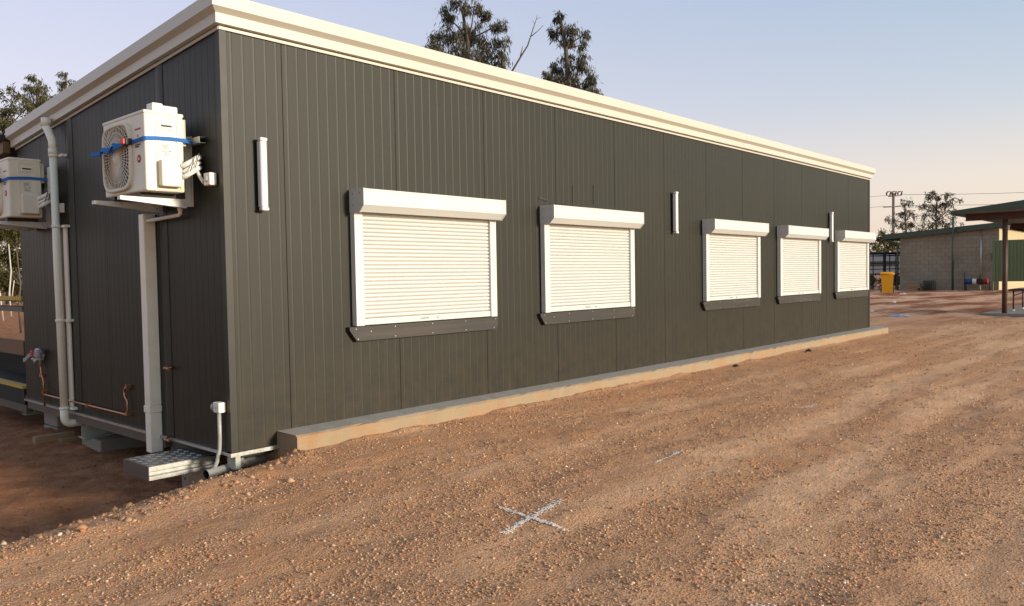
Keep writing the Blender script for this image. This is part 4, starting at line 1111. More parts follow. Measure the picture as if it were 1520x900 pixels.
for r_ in range(17):
    z0 = -0.04+r_*0.2; y = SYL; first = True
    while y > SYR+0.05:
        half = (first and r_ % 2 == 1) or (y-SYR < 0.38)
        w = 0.19 if half else bw
        if z0+bh < sroof(y-w)+0.25 and y-w > SYR-0.02:
            me = (hms if half else bms)[0 if rb.random() < 0.6 else 1]
            piece("block", me, shed, (43-48+rb.uniform(-0.006, 0.004), y-5, z0))
        y -= w+0.01; first = False
mb = MB(); mb.add([(43.0, SYR-0.0, -0.2), (54, SYR, -0.2), (54, SYR, sroof(SYR)), (43.0, SYR, sroof(SYR)), (43.0, SYR+0.008, -0.2), (54, SYR+0.008, -0.2), (54, SYR+0.008, sroof(SYR)), (43.0, SYR+0.008, sroof(SYR))],
        [(0, 1, 2, 3), (7, 6, 5, 4), (0, 3, 7, 4), (1, 5, 6, 2), (3, 2, 6, 7)])
mb.build("side_wall", M['render'], shed)
def slant(x0, x1, ya, yb, za0, za1, zb0, zb1):
    return MB().add([(x0, ya, za0), (x1, ya, za0), (x1, yb, zb0), (x0, yb, zb0), (x0, ya, za1), (x1, ya, za1), (x1, yb, zb1), (x0, yb, zb1)],
          [(0, 3, 2, 1), (4, 5, 6, 7), (0, 1, 5, 4), (1, 2, 6, 5), (2, 3, 7, 6), (3, 0, 4, 7)])
slant(42.72, 42.80, 9.06, 3.4, sroof(9.06), sroof(9.06)+0.27, sroof(3.4), sroof(3.4)+0.26).build("fascia", M['green'], shed)
slant(42.805, 55, 9.03, 3.38, sroof(9.06)+0.20, sroof(9.06)+0.24, sroof(3.4)+0.20, sroof(3.4)+0.24).build("roof", M['green'], shed)
slant(42.805, 55, 3.40, 3.32, sroof(3.4)+0.02, sroof(3.4)+0.19, sroof(3.4)+0.02, sroof(3.4)+0.19).build("side_fascia", M['green'], shed)
MB().prism([(9.06, 2.70), (9.14, 2.70), (9.16, 2.92), (9.07, 2.92)], 'x', 42.73, 55).build("gutter", M['green'], shed)
MB().tube([(42.9, 9.08, 2.70), (42.92, 8.95, 2.60), (42.95, 8.50, 2.50), (42.95, 8.48, 2.3), (42.95, 8.48, 0.0)], 0.05, 8).build("downpipe", M['green'], shed)
MB().tube([(42.62, 5.76, 0.0), (42.62, 5.745, 3.74)], 0.055, 8).build("vent_pipe", M['green'], shed)
MB().tube([(42.93, 4.55, 0.35), (42.93, 4.56, sroof(4.55)-0.01)], 0.035, 8).build("conduit", M['galv'], shed)
MB().box(42.86, 42.98, 3.93, 4.08, 1.55, 1.85).build("meter_box", M['dark'], shed)

# ------------------------------------------------------------------ green screen beside the shed
sc = thing("corrugated_screen", (41, 1.0, 0), "green corrugated steel screen standing beside the block shed", "screen fence")
mb = MB(); pr = []; y = 3.69; k = 0
while y > -3.0:
    pr += [(41.0, y), (41.0, y-0.075), (40.955, y-0.09), (40.955, y-0.125), (41.0, y-0.14)]; y -= 0.142
n_ = len(pr)
mb.add([(a, b, 0.46) for a, b in pr]+[(a, b, 2.41) for a, b in pr], [(i, i+1, n_+i+1, n_+i) for i in range(n_-1)])
mb.build("sheeting", M['greensheet'], sc)
for yy in (3.66, 1.2, -1.2):
    MB().box(41.003, 41.07, yy-0.03, yy+0.03, -0.1, 2.40).build("post", M['greensheet'], sc)
for zz in (0.6, 2.2):
    MB().box(41.072, 41.11, -3.0, 3.69, zz, zz+0.05).build("rail", M['greensheet'], sc)

# ------------------------------------------------------------------ open awning
aw = thing("awning_shelter", (20, -1, 0), "open shelter with green fascia and rust red steel post", "shelter")
YL, YR = 0.11, -5.8
az = lambda y: 2.40+0.048*(0.07-y)
slant(18.50, 18.56, YL, YR, az(YL), az(YL)+0.075, az(YL)+0.03*5.9, az(YL)+0.075+0.105*5.9).build("edge_fascia", M['green'], aw)
mb = slant(18.565, 30, YL-0.02, YR, az(YL)+0.04, az(YL)+0.07, az(YL)+0.04+0.10*5.9, az(YL)+0.07+0.10*5.9); mb.build("roof", M['green'], aw)
MB().prism([(YL, 2.37), (YL+0.09, 2.37), (YL+0.10, 2.46), (YL+0.01, 2.46)], 'x', 18.52, 30).build("gutter", M['green'], aw)
MB().box(18.83, 18.90, YR, -0.045, 2.225, 2.395).build("beam", M['rustdark'], aw)
MB().box(24.0, 24.07, YR, -0.045, 2.20, 2.36).build("beam", M['rustdark'], aw)
MB().tube([(18.87, -0.85, -0.1), (18.87, -0.85, 2.224)], 0.056, 12).build("post", M['rust'], aw)
MB().box(18.86, 18.94, -0.93, -0.905, 1.98, 2.08).build("post_fitting", M['galv'], aw)
MB().tube([(24.04, -5.4, -0.1), (24.04, -5.4, 2.2)], 0.056, 12).build("post", M['rust'], aw)
MB().tube([(18.87, -5.4, -0.1), (18.87, -5.4, 2.224)], 0.056, 12).build("post", M['rust'], aw)
for yy in (-1.9, -3.3, -4.7):
    slant(18.91, 29, yy, yy-0.06, 2.29, 2.39, 2.29, 2.39).build("rafter", M['rustdark'], aw)
mb = MB(); mb.bbox(18.75, 29.5, -6, -0.38, -0.25, 0.045, 0.02, 1)
solo(mb, "concrete_floor", M['pad'], (24, -4, 0), "bare grey concrete floor slab under the open shelter", "concrete slab")

tb = thing("steel_table", (20.6, -1.7, 0), "dark steel table standing on the shelter's concrete floor", "table")
MB().box(20.0, 21.3, -2.6, -0.72, 0.535, 0.575).build("table_top", M['dark'], tb)
for (xx, yy) in ((20.06, -0.82), (21.24, -0.82), (20.06, -2.5), (21.24, -2.5)):
    lg = MB().tube([(xx, yy, 0.0855), (xx, yy, 0.534)], 0.018, 8).build("leg", M['rust'], tb)
    MB().tube([(xx, yy, 0.046), (xx, yy, 0.085)], 0.026, 8).build("foot_cap", M['foam'], lg)
MB().tube([(20.06, -0.82, 0.42), (20.06, -1.1, 0.53)], 0.012, 6).build("brace", M['rust'], tb)
mb = MB(); mb.rev((20.5, -1.15, 0.576), 'z', [(0.0, 0.001), (0.11, 0.001), (0.13, 0.22), (0.12, 0.22), (0.105, 0.02), (0, 0.02)], 16)
solo(mb, "plastic_bucket", M['pvcw'], (20.5, -1.15, 0.576), "white plastic bucket standing on the steel table", "bucket")

# ------------------------------------------------------------------ hose drum rack, junk by the shed wall
rk = thing("drum_rack", (42.5, 4.6, 0), "low dark rack of blue, white and red drums against shed wall", "rack")
mb = MB(); mb.tube([(42.4, 5.16, 0.0), (42.4, 5.16, 0.90)], 0.03, 6); mb.tube([(42.7, 5.16, 0.0), (42.7, 5.16, 0.5)], 0.03, 6)
mb.build("upright", M['dark'], rk)
mb = MB(); mb.tube([(42.4, 4.05, 0.0), (42.4, 4.05, 0.45)], 0.03, 6); mb.tube([(42.4, 5.16, 0.33), (42.4, 4.05, 0.33)], 0.025, 6)
mb.build("frame", M['dark'], rk)
for (a, b, m_, nm) in ((5.09, 4.82, 'blue', 'blue'), (4.79, 4.64, 'pvcw', 'white'), (4.36, 4.15, 'shaded_red', 'red')):
    mb = MB(); mb.tube([(42.4, a, 0.45), (42.4, b, 0.45)], 0.135, 14); mb.tube([(42.4, a+0.01, 0.45), (42.4, a-0.02, 0.45)], 0.15, 14); mb.tube([(42.4, b+0.02, 0.45), (42.4, b-0.01, 0.45)], 0.15, 14)
    mb.build("drum", M[m_], rk, nm+" drum")
mb = MB(); mb.bbox(42.3, 42.5, 4.38, 4.62, 0.30, 0.60, 0.03, 1); mb.build("pump_body", M['dark'], rk)
mb = MB(); mb.tube([(42.4, 4.5, 0.6), (42.4, 4.47, 0.75), (42.4, 4.40, 0.78)], 0.03, 6); mb.tube([(42.4, 4.55, 0.55), (42.4, 4.66, 0.72)], 0.015, 6)
mb.build("pump_handle", M['rust'], rk)
mb = MB(); mb.tube([(42.4, 4.5, 0.0), (42.4, 4.5, 0.30)], 0.05, 8); mb.build("stand", M['timber'], rk)
wd = thing("timber_stack", (42.5, 7.6, 0), "low stack of pale timber offcuts against the shed wall", "timber")
for (a, b, z0, z1) in ((7.95, 7.30, -0.02, 0.12), (7.85, 7.15, 0.123, 0.20), (7.78, 7.22, 0.203, 0.36), (7.70, 7.30, 0.363, 0.43)):
    MB().bbox(42.25, 42.6, b, a, z0, z1, 0.015, 1).build("board", M['timber'], wd)
cr = thing("wire_crate", (42.5, 6.8, 0), "dark wire crate beside the timber offcuts", "crate")
mb = MB()
for i in range(7):
    yy = 7.06-0.08*i; mb.tube([(42.3, yy, 0.0), (42.3, yy, 0.50)], 0.012, 4); mb.tube([(42.7, yy, 0.0), (42.7, yy, 0.50)], 0.012, 4)
for i in range(6):
    zz = 0.02+0.095*i; mb.tube([(42.3, 7.07, zz), (42.3, 6.57, zz)], 0.012, 4); mb.tube([(42.7, 7.07, zz), (42.7, 6.57, zz)], 0.012, 4)
    mb.tube([(42.3, 7.07, zz), (42.7, 7.07, zz)], 0.012, 4); mb.tube([(42.3, 6.57, zz), (42.7, 6.57, zz)], 0.012, 4)
mb.build("wire_mesh", M['dark'], cr)
MB().box(42.36, 42.64, 6.63, 7.0, 0.0, 0.36).build("contents", M['darkbeam'], cr)

# ------------------------------------------------------------------ yellow wheelie bin
bn = thing("wheelie_bin", (37.1, 7.3, 0), "bright yellow wheelie bin standing on dirt in front of the yard fence", "bin")
c0 = Vector((37.15, 7.25, gh(37.15, 7.25)))
fw = Vector((-0.95, -0.3, 0)).normalized(); sd = Vector((-fw.y, fw.x, 0))
def P(a, b, z): q = c0+sd*a+fw*b; return (q.x, q.y, c0.z+z)
def frustum(a0, b0, z0, a1, b1, z1):
    return MB().add([P(-a0, -b0, z0), P(a0, -b0, z0), P(a0, b0, z0), P(-a0, b0, z0), P(-a1, -b1, z1), P(a1, -b1, z1), P(a1, b1, z1), P(-a1, b1, z1)],
         [(0, 3, 2, 1), (4, 5, 6, 7), (0, 1, 5, 4), (1, 2, 6, 5), (2, 3, 7, 6), (3, 0, 4, 7)])
frustum(0.21, 0.23, 0.02, 0.275, 0.31, 0.88).build("body", M['bin'], bn)
mb = frustum(0.30, 0.335, 0.88, 0.30, 0.335, 0.93)
for a, b in ((-0.31, 0.31),): mb.tube([P(a, 0.33, 0.90), P(b, 0.33, 0.90)], 0.022, 6)
mb.build("rim", M['bin'], bn)
mb = frustum(0.31, 0.345, 0.932, 0.27, 0.29, 0.995); mb.build("lid", M['bin'], bn)
mb = MB(); mb.tube([P(-0.20, -0.36, 0.94), P(0.20, -0.36, 0.94)], 0.02, 6); mb.build("handle", M['bin'], bn)
for s_ in (-1, 1):
    mb = MB(); mb.tube([P(s_*0.245, -0.24, 0.10), P(s_*0.285, -0.24, 0.10)], 0.10, 14); mb.build("wheel", M['black'], bn)

# ------------------------------------------------------------------ yard fence behind the bin
yf = thing("yard_fence", (46, 10, 0), "dark steel stock yard gate and rails behind the yellow bin", "fence")
fa, fb = Vector((45.3, 11.3, 0)), Vector((46.75, 9.35, 0))
def fp(t, z): q = fa.lerp(fb, t); return (q.x, q.y, z)
MB().tube([fp(0, 2.05), fp(1, 2.05)], 0.075, 8).build("top_rail", M['dark'], yf)
for z in (1.92, 1.49, 1.15, 0.87, 0.5):
    MB().tube([fp(0, z), fp(1, z)], 0.028 if z != 1.92 else 0.04, 6).build("rail", M['dark'], yf)
for t_, r_ in ((0.08, 0.03), (0.34, 0.03), (0.60, 0.085), (0.72, 0.03), (0.86, 0.03), (1.0, 0.05)):
    MB().tube([fp(t_, -0.1), fp(t_, 2.05)], r_, 8).build("post", M['dark'], yf)
tk = thing("stock_trailer", (56, 12.5, 0), "pale grey trailer body parked beyond the yard fence", "trailer")
MB().bbox(55.0, 58.0, 11.6, 14.6, 0.75, 2.15, 0.12, 2).build("body", M['tank'], tk)
MB().box(54.985, 55.0, 11.9, 14.3, 1.35, 1.7).build("side_vent", M['darkbeam'], tk)
for yy in (12.2, 13.9):
    MB().tube([(55.2, yy, 0.38), (55.45, yy, 0.38)], 0.38, 16).build("wheel", M['black'], tk)

# ------------------------------------------------------------------ power pole and wires
pl = thing("power_pole", (77.5, 18.9, 0), "timber power pole with cross arm and insulators behind the shed", "power pole")
MB().tube([(77.5, 18.9, -0.3), (77.5, 18.9, 8.3)], [0.16, 0.12], 10).build("pole", M['wood_pole'], pl)
ad = Vector((0.674, -0.738, 0)); pc = Vector((77.42, 18.83, 7.55))
def ap(t, z): q = pc+ad*t; return (q.x, q.y, z)
MB().tube([ap(-1.0, 7.0), ap(1.0, 7.05)], 0.055, 6).build("cross_arm", M['wood_pole'], pl)
MB().tube([ap(-0.55, 8.0), ap(0.55, 8.05)], 0.06, 6).build("cross_arm", M['wood_pole'], pl)
for t_ in (-0.5, 0.0, 0.55):
    mb = MB(); mb.tube([ap(t_-0.16, 8.05), ap(t_-0.20, 8.30), ap(t_-0.10, 8.42), ap(t_+0.12, 8.44)], [0.05, 0.075, 0.06, 0.05], 6)
    mb.tube([ap(t_+0.10, 8.02), ap(t_+0.18, 8.30), ap(t_+0.24, 8.46)], [0.05, 0.075, 0.05], 6)
    mb.build("insulator", M['insulator'], pl)
def wire(a, b, sag, r_=0.018):
    a, b = Vector(a), Vector(b); pts = []
    for i in range(13):
        t_ = i/12; q = a.lerp(b, t_); q.z -= sag*4*t_*(1-t_); pts.append(q)
    return MB().tube(pts, r_, 5)
wa = [(ap(-0.9, 7.08), (55, 46, 6.2), "left", 0.5), (ap(-0.5, 8.1), (52, 52, 7.4), "left", .5), (ap(0.55, 8.15), (98, -10, 9.4), "right", 0.6), (ap(0.9, 7.12), (98, -12, 8.0), "right", 0.5)]
for i, (a, b, s_, sg) in enumerate(wa):
    mb = wire(a, b, sg)
    lab = ["lower power line running left from the pole's cross arm", "upper power line running left from the pole top",
           "upper power line running right above the shelter roof", "lower power line running right above the shelter roof"][i]
    solo(mb, "power_line", M['wire'], a, lab, "power line", "power lines at the pole")

# ------------------------------------------------------------------ marks and litter on the ground
def ground_paint(name, segs, seed, label, cat):
    r_ = np.random.default_rng(seed); mb = MB()
    for (a, b, w, dens) in segs:
        a = np.array(a); b = np.array(b); d = b-a; Ls = np.hypot(*d); d = d/Ls; nrm = np.array([-d[1], d[0]])
        n_ = int(Ls*w*dens)
        for i in range(n_):
            t_ = r_.random()*Ls; o = r_.normal(0, w*0.5)
            edge = min(t_, Ls-t_)/Ls
            if r_.random() > 0.35+3*edge: continue
            p_ = a+d*t_+nrm*o; s_ = 0.0022+0.0045*r_.random()**2
            an = r_.random()*6.28; vs = []
            for k in range(5):
                q = p_+s_*(0.7+0.5*r_.random())*np.array([math.cos(an+k*1.257)*1.4, math.sin(an+k*1.257)])
                vs.append((q[0], q[1], gh(q[0], q[1])+0.004+0.002*r_.random()))
            mb.add(vs, [(0, 1, 2, 3, 4)])
    ctr = segs[0][0]
    return solo(mb, name, M['paint'], (ctr[0], ctr[1], gh(*ctr)), label, cat)
ground_paint("painted_cross", [((0.294, -2.061), (0.235, -2.55), 0.016, 48000), ((0.03, -2.335), (0.57, -2.25), 0.024, 42000)], 3, "white spray painted cross on the gravel in the foreground", "painted mark")
ground_paint("painted_dash", [((1.53, -2.18), (1.90, -2.165), 0.013, 40000)], 4, "short white paint dash on the dirt beyond the cross", "painted mark")
ground_paint("painted_dash", [((3.90, -2.10), (4.20, -2.14), 0.035, 11000)], 6, "farther faint white paint dash in the wheel track", "painted mark")
ground_paint("paint_splash", [((0.02, -3.50), (0.10, -3.60), 0.05, 11000)], 8, "small white paint splash at the bottom edge of the view", "painted mark")
def crumple(c, rx, ry, hz, seed):
    r_ = random.Random(seed); mb = MB(); n_, m_ = 10, 6; vs = []; fs = []
    for i in range(n_+1):
        for j in range(m_+1):
            u = i/n_*2-1; v = j/m_*2-1
            xx, yy = c[0]+u*rx*(1+0.2*r_.random()), c[1]+v*ry*(1+0.3*r_.random())
            vs.append((xx, yy, gh(xx, yy)+0.01+hz*max(0, 1-u*u)*max(0, 1-v*v)*(0.4+r_.random())))
    for i in range(n_):
        for j in range(m_): fs.append((i*(m_+1)+j, (i+1)*(m_+1)+j, (i+1)*(m_+1)+j+1, i*(m_+1)+j+1))
    return mb.add(vs, fs)
solo(crumple((17.67, 1.07), 0.09, 0.20, 0.045, 3), "plastic_bag", M['bluebag'], (17.67, 1.07, 0), "crumpled pale blue plastic bag on dirt beyond the building end", "bag")
for i, ((xx, yy), s_, lab) in enumerate((((25.4, 3.5), 0.075, "small white scrap on open dirt in front of the yellow bin"), ((36.0, 6.2), 0.10, "white scrap lying right of the yellow bin"), ((37.0, 6.6), 0.07, "tiny pale scrap between yellow bin and shed wall"), ((19.5, 2.3), 0.05, "dark and pale scrap on dirt left of the blue bag"))):
    solo(crumple((xx, yy), s_*0.6, s_*0.8, s_*0.5, i+20), "litter_scrap", M['foam'], (xx, yy, 0), lab, "litter")
for i, (xx, yy, s_, lab) in enumerate(((8.35, -0.42, 0.04, "black scrap on gravel beside the far part of the plinth"), (6.2, -0.40, 0.03, "dark clod on gravel beside the middle of the plinth"))):
    solo(crumple((xx, yy), s_, s_, s_*0.7, i+40), "dark_scrap", M['black'], (xx, yy, 0), lab, "litter")

# ------------------------------------------------------------------ vegetation
RT = Vector((math.sin(YAW), -math.cos(YAW), 0)); DP = Vector((math.cos(YAW), math.sin(YAW), 0))
def leaf_mesh(name, P0, Dv, ln, wd, tint, m):
    """P0 base points, Dv unit directions, arrays"""
    N = len(P0)
    rr = np.random.default_rng(N)
    ref = rr.normal(size=(N, 3)); sdv = np.cross(Dv, ref); sdv /= np.linalg.norm(sdv, axis=1, keepdims=True)+1e-9
    mid = P0+Dv*(ln*0.45)[:, None]; tip = P0+Dv*ln[:, None]+rr.normal(size=(N, 3))*0.08*ln[:, None]
    V = np.stack([P0, mid+sdv*(wd/2)[:, None], tip, mid-sdv*(wd/2)[:, None]], 1).reshape(-1, 3)
    F = (np.array([[0, 1, 2, 3]])+(np.arange(N)*4)[:, None])
    me = bpy.data.meshes.new(name)
    me.vertices.add(N*4); me.vertices.foreach_set("co", V.astype(np.float32).ravel())
    me.loops.add(N*4); me.loops.foreach_set("vertex_index", F.ravel().astype(np.int32))
    me.polygons.add(N); me.polygons.foreach_set("loop_start", np.arange(0, N*4, 4, dtype=np.int32))
    me.update()
    a = me.attributes.new("tint", 'FLOAT', 'POINT'); a.data.foreach_set("value", np.repeat(tint, 4).astype(np.float32))
    me.materials.append(m); return me
def tree(name, base, trunk, clumps, lm, bm_, label, cat, seed, leaf=(0.16, 0.026), droop=0.75, per=170, group=None, twigs=True, dead=None, trunk_r=(0.16, 0.04)):
    """trunk: points in (right, depth, up) tree coordinates; clumps: (right, depth, up, radius, weight)"""
    t = thing(name, base, label, cat, group)
    B = Vector(base); rr = random.Random(seed); nr = np.random.default_rng(seed)
    def Wp(q): return B+RT*q[0]+DP*q[1]+Vector((0, 0, q[2]))
    tr = [Wp(q) for q in trunk]; n_ = len(tr)
    MB().tube(tr, [trunk_r[0]+(trunk_r[1]-trunk_r[0])*i/(n_-1) for i in range(n_)], 9).build("trunk", bm_, t)
    bmh = MB(); P0 = []; Dv = []; ti = []
    for (a, d, u, rad, wgt) in clumps:
        c = Wp((a, d, u))
        cand = [q for q in tr if q.z < c.z-0.1] or [tr[0]]
        s_ = min(cand, key=lambda q: (q-c).length+0.0*q.z)
        mid = s_.lerp(c, 0.5)+Vector((rr.uniform(-.1, .1), rr.uniform(-.1, .1), rr.uniform(-0.05, 0.15)))*rad*1.5
        bmh.tube([s_, mid, c], [trunk_r[1]*0.9, trunk_r[1]*0.6, trunk_r[1]*0.3], 5)
        nt_ = max(5, int(9*wgt))
        for k in range(nt_):
            v = Vector((rr.gauss(0, 1), rr.gauss(0, 1), rr.gauss(0, 0.8))); v = v.normalized()*rad*rr.random()**0.45
            e = c+v
            if twigs: bmh.tube([c, c.lerp(e, 0.5)+Vector((0, 0, 0.12*rad)), e], [trunk_r[1]*0.28, trunk_r[1]*0.2, trunk_r[1]*0.1], 4, False)
            m_ = int(per*wgt/nt_*rr.uniform(0.5, 1.5))
            tint = rr.uniform(0.0, 0.65)
            sp = rad*rr.uniform(0.16, 0.36)
            pts = nr.normal(0, 1, (m_, 3))*np.array([sp, sp, sp*0.85])+np.array(e)
            dv = nr.normal(0, 1, (m_, 3))*(1-droop)*1.2; dv[:, 2] -= droop*1.1
            dv /= np.linalg.norm(dv, axis=1, keepdims=True)
            P0.append(pts); Dv.append(dv); ti.append(np.clip(tint+nr.normal(0, 0.2, m_), 0, 1))
    if dead:
        dm_ = MB() if name == "scrub_bush" else bmh
        for pl_ in dead: dm_.tube([Wp(q[:3]) for q in pl_], [q[3] for q in pl_], 5)
        if dm_ is not bmh: dm_.build("bare_stem", M['palebark'], t)
    if bmh.v: bmh.build("branches", bm_, t)
    P0 = np.concatenate(P0); Dv = np.concatenate(Dv); ti = np.concatenate(ti); N = len(P0)
    ln = leaf[0]*(0.6+0.8*nr.random(N)); wd = leaf[1]*(0.7+0.6*nr.random(N))
    me = leaf_mesh("crown", P0-np.array(B), Dv, ln, wd, ti, lm)
    o = bpy.data.objects.new("crown", me); col.objects.link(o); o.parent = t
    return t

S24 = 24/1183.0
def px(dx, dy, dep, r_, w, s_=S24, cx=692, cz=8.42):     # small offsets measured on the tree itself, metres
    return (dx*s_, dep, cz-dy*s_, r_*s_, w)
# broad gum tree behind the roof
B1 = (14.66, 12.45, 0.0); A = lambda X_, Y_, dep, r_, w: ((X_-692)*S24, dep, 8.42-(Y_-50)*S24, r_*S24, w)
tree("gum_tree", B1, [(0.1, 0, 0), (0.0, 0.1, 2.5), (0.15, 0, 5), (0.0, 0.1, 6.8), (0.05, 0, 8.2), (-0.1, 0, 9.1)],
     [A(680, 6, 0, 17, 1.0), A(665, 22, .2, 14, .9), A(705, 14, -.2, 14, .9), A(655, 48, .3, 17, 1.1), A(645, 68, -.2, 14, 1.0), A(678, 55, 0, 20, 1.6), A(700, 45, .3, 18, 1.5),
      A(722, 25, 0, 10, .5), A(738, 44, -.3, 14, .9), A(745, 62, .1, 11, .7), A(715, 68, .3, 20, 1.6), A(690, 82, -.3, 20, 1.6), A(665, 84, .2, 18, 1.3), A(735, 86, 0, 16, 1.2), A(712, 98, .2, 20, 1.5),
      A(745, 102, .1, 9, .5), A(690, 112, 0, 22, 1.4), A(730, 120, 0, 24, 1.2), A(760, 128, 0, 16, .6)],
     M['leaf_grey'], M['bark'], "broad leafy gum tree rising behind the middle of the roof", "tree", 5, per=430,
     dead=[[((755-692)*S24, .1, 8.42-(112-50)*S24, .03), ((770-692)*S24, .1, 8.42-(88-50)*S24, .028), ((783-692)*S24, .1, 8.42-(68-50)*S24, .022), ((790-692)*S24, .1, 8.42-(48-50)*S24, .016), ((797-692)*S24, .1, 8.42-(28-50)*S24, .009), ((798-692)*S24, .1, 8.42-(22-50)*S24, .004)],
           [((771-692)*S24, .1, 8.42-(87-50)*S24, .02), ((774-692)*S24, .1, 8.42-(75-50)*S24, .014), ((776-692)*S24, .1, 8.42-(68-50)*S24, .008)],
           [((789-692)*S24, .1, 8.42-(54-50)*S24, .015), ((799-692)*S24, .1, 8.42-(46-50)*S24, .011), ((807-692)*S24, .1, 8.42-(38-50)*S24, .006)],
           [((797-692)*S24, .1, 8.42-(29-50)*S24, .007), ((804-692)*S24, .1, 8.42-(26-50)*S24, .004)],
           [((794-692)*S24, .1, 8.42-(36-50)*S24, .007), ((791-692)*S24, .1, 8.42-(30-50)*S24, .004)],
           [((692-692)*S24, .1, 6.2, .06), ((735-692)*S24, .1, 6.7, .045), ((755-692)*S24, .1, 8.42-(112-50)*S24, .03)]])
B2 = (16.71, 10.13, 0.0); A = lambda X_, Y_, dep, r_, w: ((X_-845)*S24, dep, 7.76-(Y_-80)*S24, r_*S24, w)
tree("gum_tree", B2, [(0.1, 0, 0), (0.1, 0.1, 2.5), (0.1, 0, 5), (0.0, 0.05, 6.6), (-0.1, 0, 7.9), (-0.25, 0, 8.8)],
     [A(830, 28, 0, 10, .6), A(835, 40, .2, 13, .9), A(822, 48, 0, 9, .5), A(850, 48, -.2, 12, .8), A(868, 52, 0, 9, .55), A(845, 60, 0, 11, .7), A(866, 66, .1, 7, .35), A(845, 88, .2, 13, .9), A(862, 96, -.2, 15, 1.1),
      A(825, 100, .2, 12, .8), A(808, 110, 0, 9, .6), A(845, 114, .2, 17, 1.3), A(872, 118, 0, 15, 1.1), A(822, 124, -.2, 15, 1.1), A(860, 134, .1, 18, 1.2), A(882, 138, 0, 10, .6), A(835, 142, 0, 20, 1.2), A(880, 155, 0, 16, .8)],
     M['leaf_grey'], M['bark'], "slim drooping gum tree behind the roof, right of the broad one", "tree", 9, per=400)
# trees beyond the left end
S30 = 30/1183.0
B3 = (8.1, 28.7, 0.0); A = lambda X_, Y_, dep, r_, w: ((X_-55)*S30, dep, 8.0-(Y_-150)*S30, r_*S30, w)
tree("gum_tree", B3, [(0, 0, 0), (0.1, 0, 2.5), (0, 0.1, 5), (-0.1, 0, 7), (0, 0, 8.6)],
     [A(50, 118, 0, 10, .7), A(40, 130, .2, 13, .9), A(58, 132, 0, 12, .9), A(35, 150, 0, 12, .8), A(55, 152, .2, 16, 1.3), A(70, 150, 0, 10, .8), A(50, 172, .3, 16, 1.2), A(68, 172, -.3, 14, 1.0), A(35, 190, 0, 16, 1.2), A(60, 195, 0, 20, 1.3), A(80, 168, .2, 9, .6)],
     M['leaf_olive'], M['bark'], "sunlit gum tree above the left end of the roof", "tree", 21, per=330, leaf=(0.17, 0.03))
A = lambda X_, Y_, dep, r_, w: ((X_-98)*S30, dep, 8.4-(Y_-135)*S30, r_*S30, w)
B4 = (8.8, 27.9, 0.0)
tree("gum_tree", B4, [(0, 0, 0), (0.1, 0, 3), (0, 0.1, 6), (0, 0, 8.8)],
     [A(97, 112, 0, 7, .5), A(95, 124, .1, 9, .7), A(100, 138, 0, 10, .7), A(90, 136, .2, 9, .6), A(110, 122, 0, 7, .35), A(88, 146, 0, 9, .7), A(106, 142, .2, 9, .5), A(90, 165, 0, 16, 1.0)],
     M['leaf_olive'], M['bark'], "small wispy gum tree touching the sloping roof line at left", "tree", 27, per=190, leaf=(0.17, 0.03))
A = lambda X_, Y_, dep, r_, w: ((X_-10)*S30, dep, 7.0-(Y_-190)*S30, r_*S30, w)
B5 = (6.4, 27.0, 0.0)
tree("bushy_tree", B5, [(0, 0, 0), (0.1, 0, 2), (0, 0.1, 4), (0, 0, 6.4)],
     [A(5, 165, 0, 12, .6), A(28, 165, 0, 12, .7), A(10, 188, .2, 16, 1.2), A(30, 186, 0, 14, 1.0), A(45, 180, 0, 12, .8), A(-5, 190, 0, 18, 1.2), A(12, 206, .2, 20, 1.6), A(35, 208, -.2, 18, 1.5), A(0, 225, 0, 22, 1.6), A(25, 235, 0, 24, 1.6), A(50, 215, 0, 16, 1.0), A(10, 270, 0, 30, 1.6), A(-25, 215, 0, 24, 1.4), A(-25, 260, 0, 30, 1.4)],
     M['leaf_green'], M['bark'], "dense olive bushy tree at the upper left corner", "tree", 31, per=260, leaf=(0.15, 0.035), droop=0.5)
S18 = 18/1183.0
A = lambda X_, Y_, dep, r_, w: ((X_-10)*S18, dep, 1.75-(Y_-380)*S18, r_*S18, w)
B6 = (3.22, 15.8, 0.0)
tree("scrub_bush", B6, [(0.25, 0, 0), (0.22, 0, 0.6), (0.28, 0, 1.1), (0.22, 0, 1.9), (0.24, 0, 2.6)],
     [A(8, 350, 0, 22, 1.4), A(25, 345, .3, 18, 1.1), A(5, 385, .3, 22, 1.5), A(22, 385, .5, 18, 1.2), A(8, 420, .4, 24, 1.6), A(-20, 370, 0, 30, 1.6), A(-20, 410, 0, 30, 1.6), A(45, 380, .6, 25, 1.2), A(10, 320, 0, 24, 1.2), A(-15, 330, 0, 24, 1.2)],
     M['leaf_green'], M['bark'], "dark scrub with pale bare stems behind the end wall at left", "bush", 35, per=760, leaf=(0.11, 0.030), droop=0.45, trunk_r=(0.022, 0.012),
     dead=[[(0.05, -.3, 0.3, .02), (0.0, -.3, 0.9, .016), (-0.12, -.3, 1.4, .01)], [(0.26, -.35, 0.4, .022), (0.24, -.35, 0.9, .02), (0.30, -.35, 1.4, .016), (0.27, -.35, 2.0, .012)], [(0.26, -.3, 0.8, .015), (0.33, -.3, 1.2, .01)]])
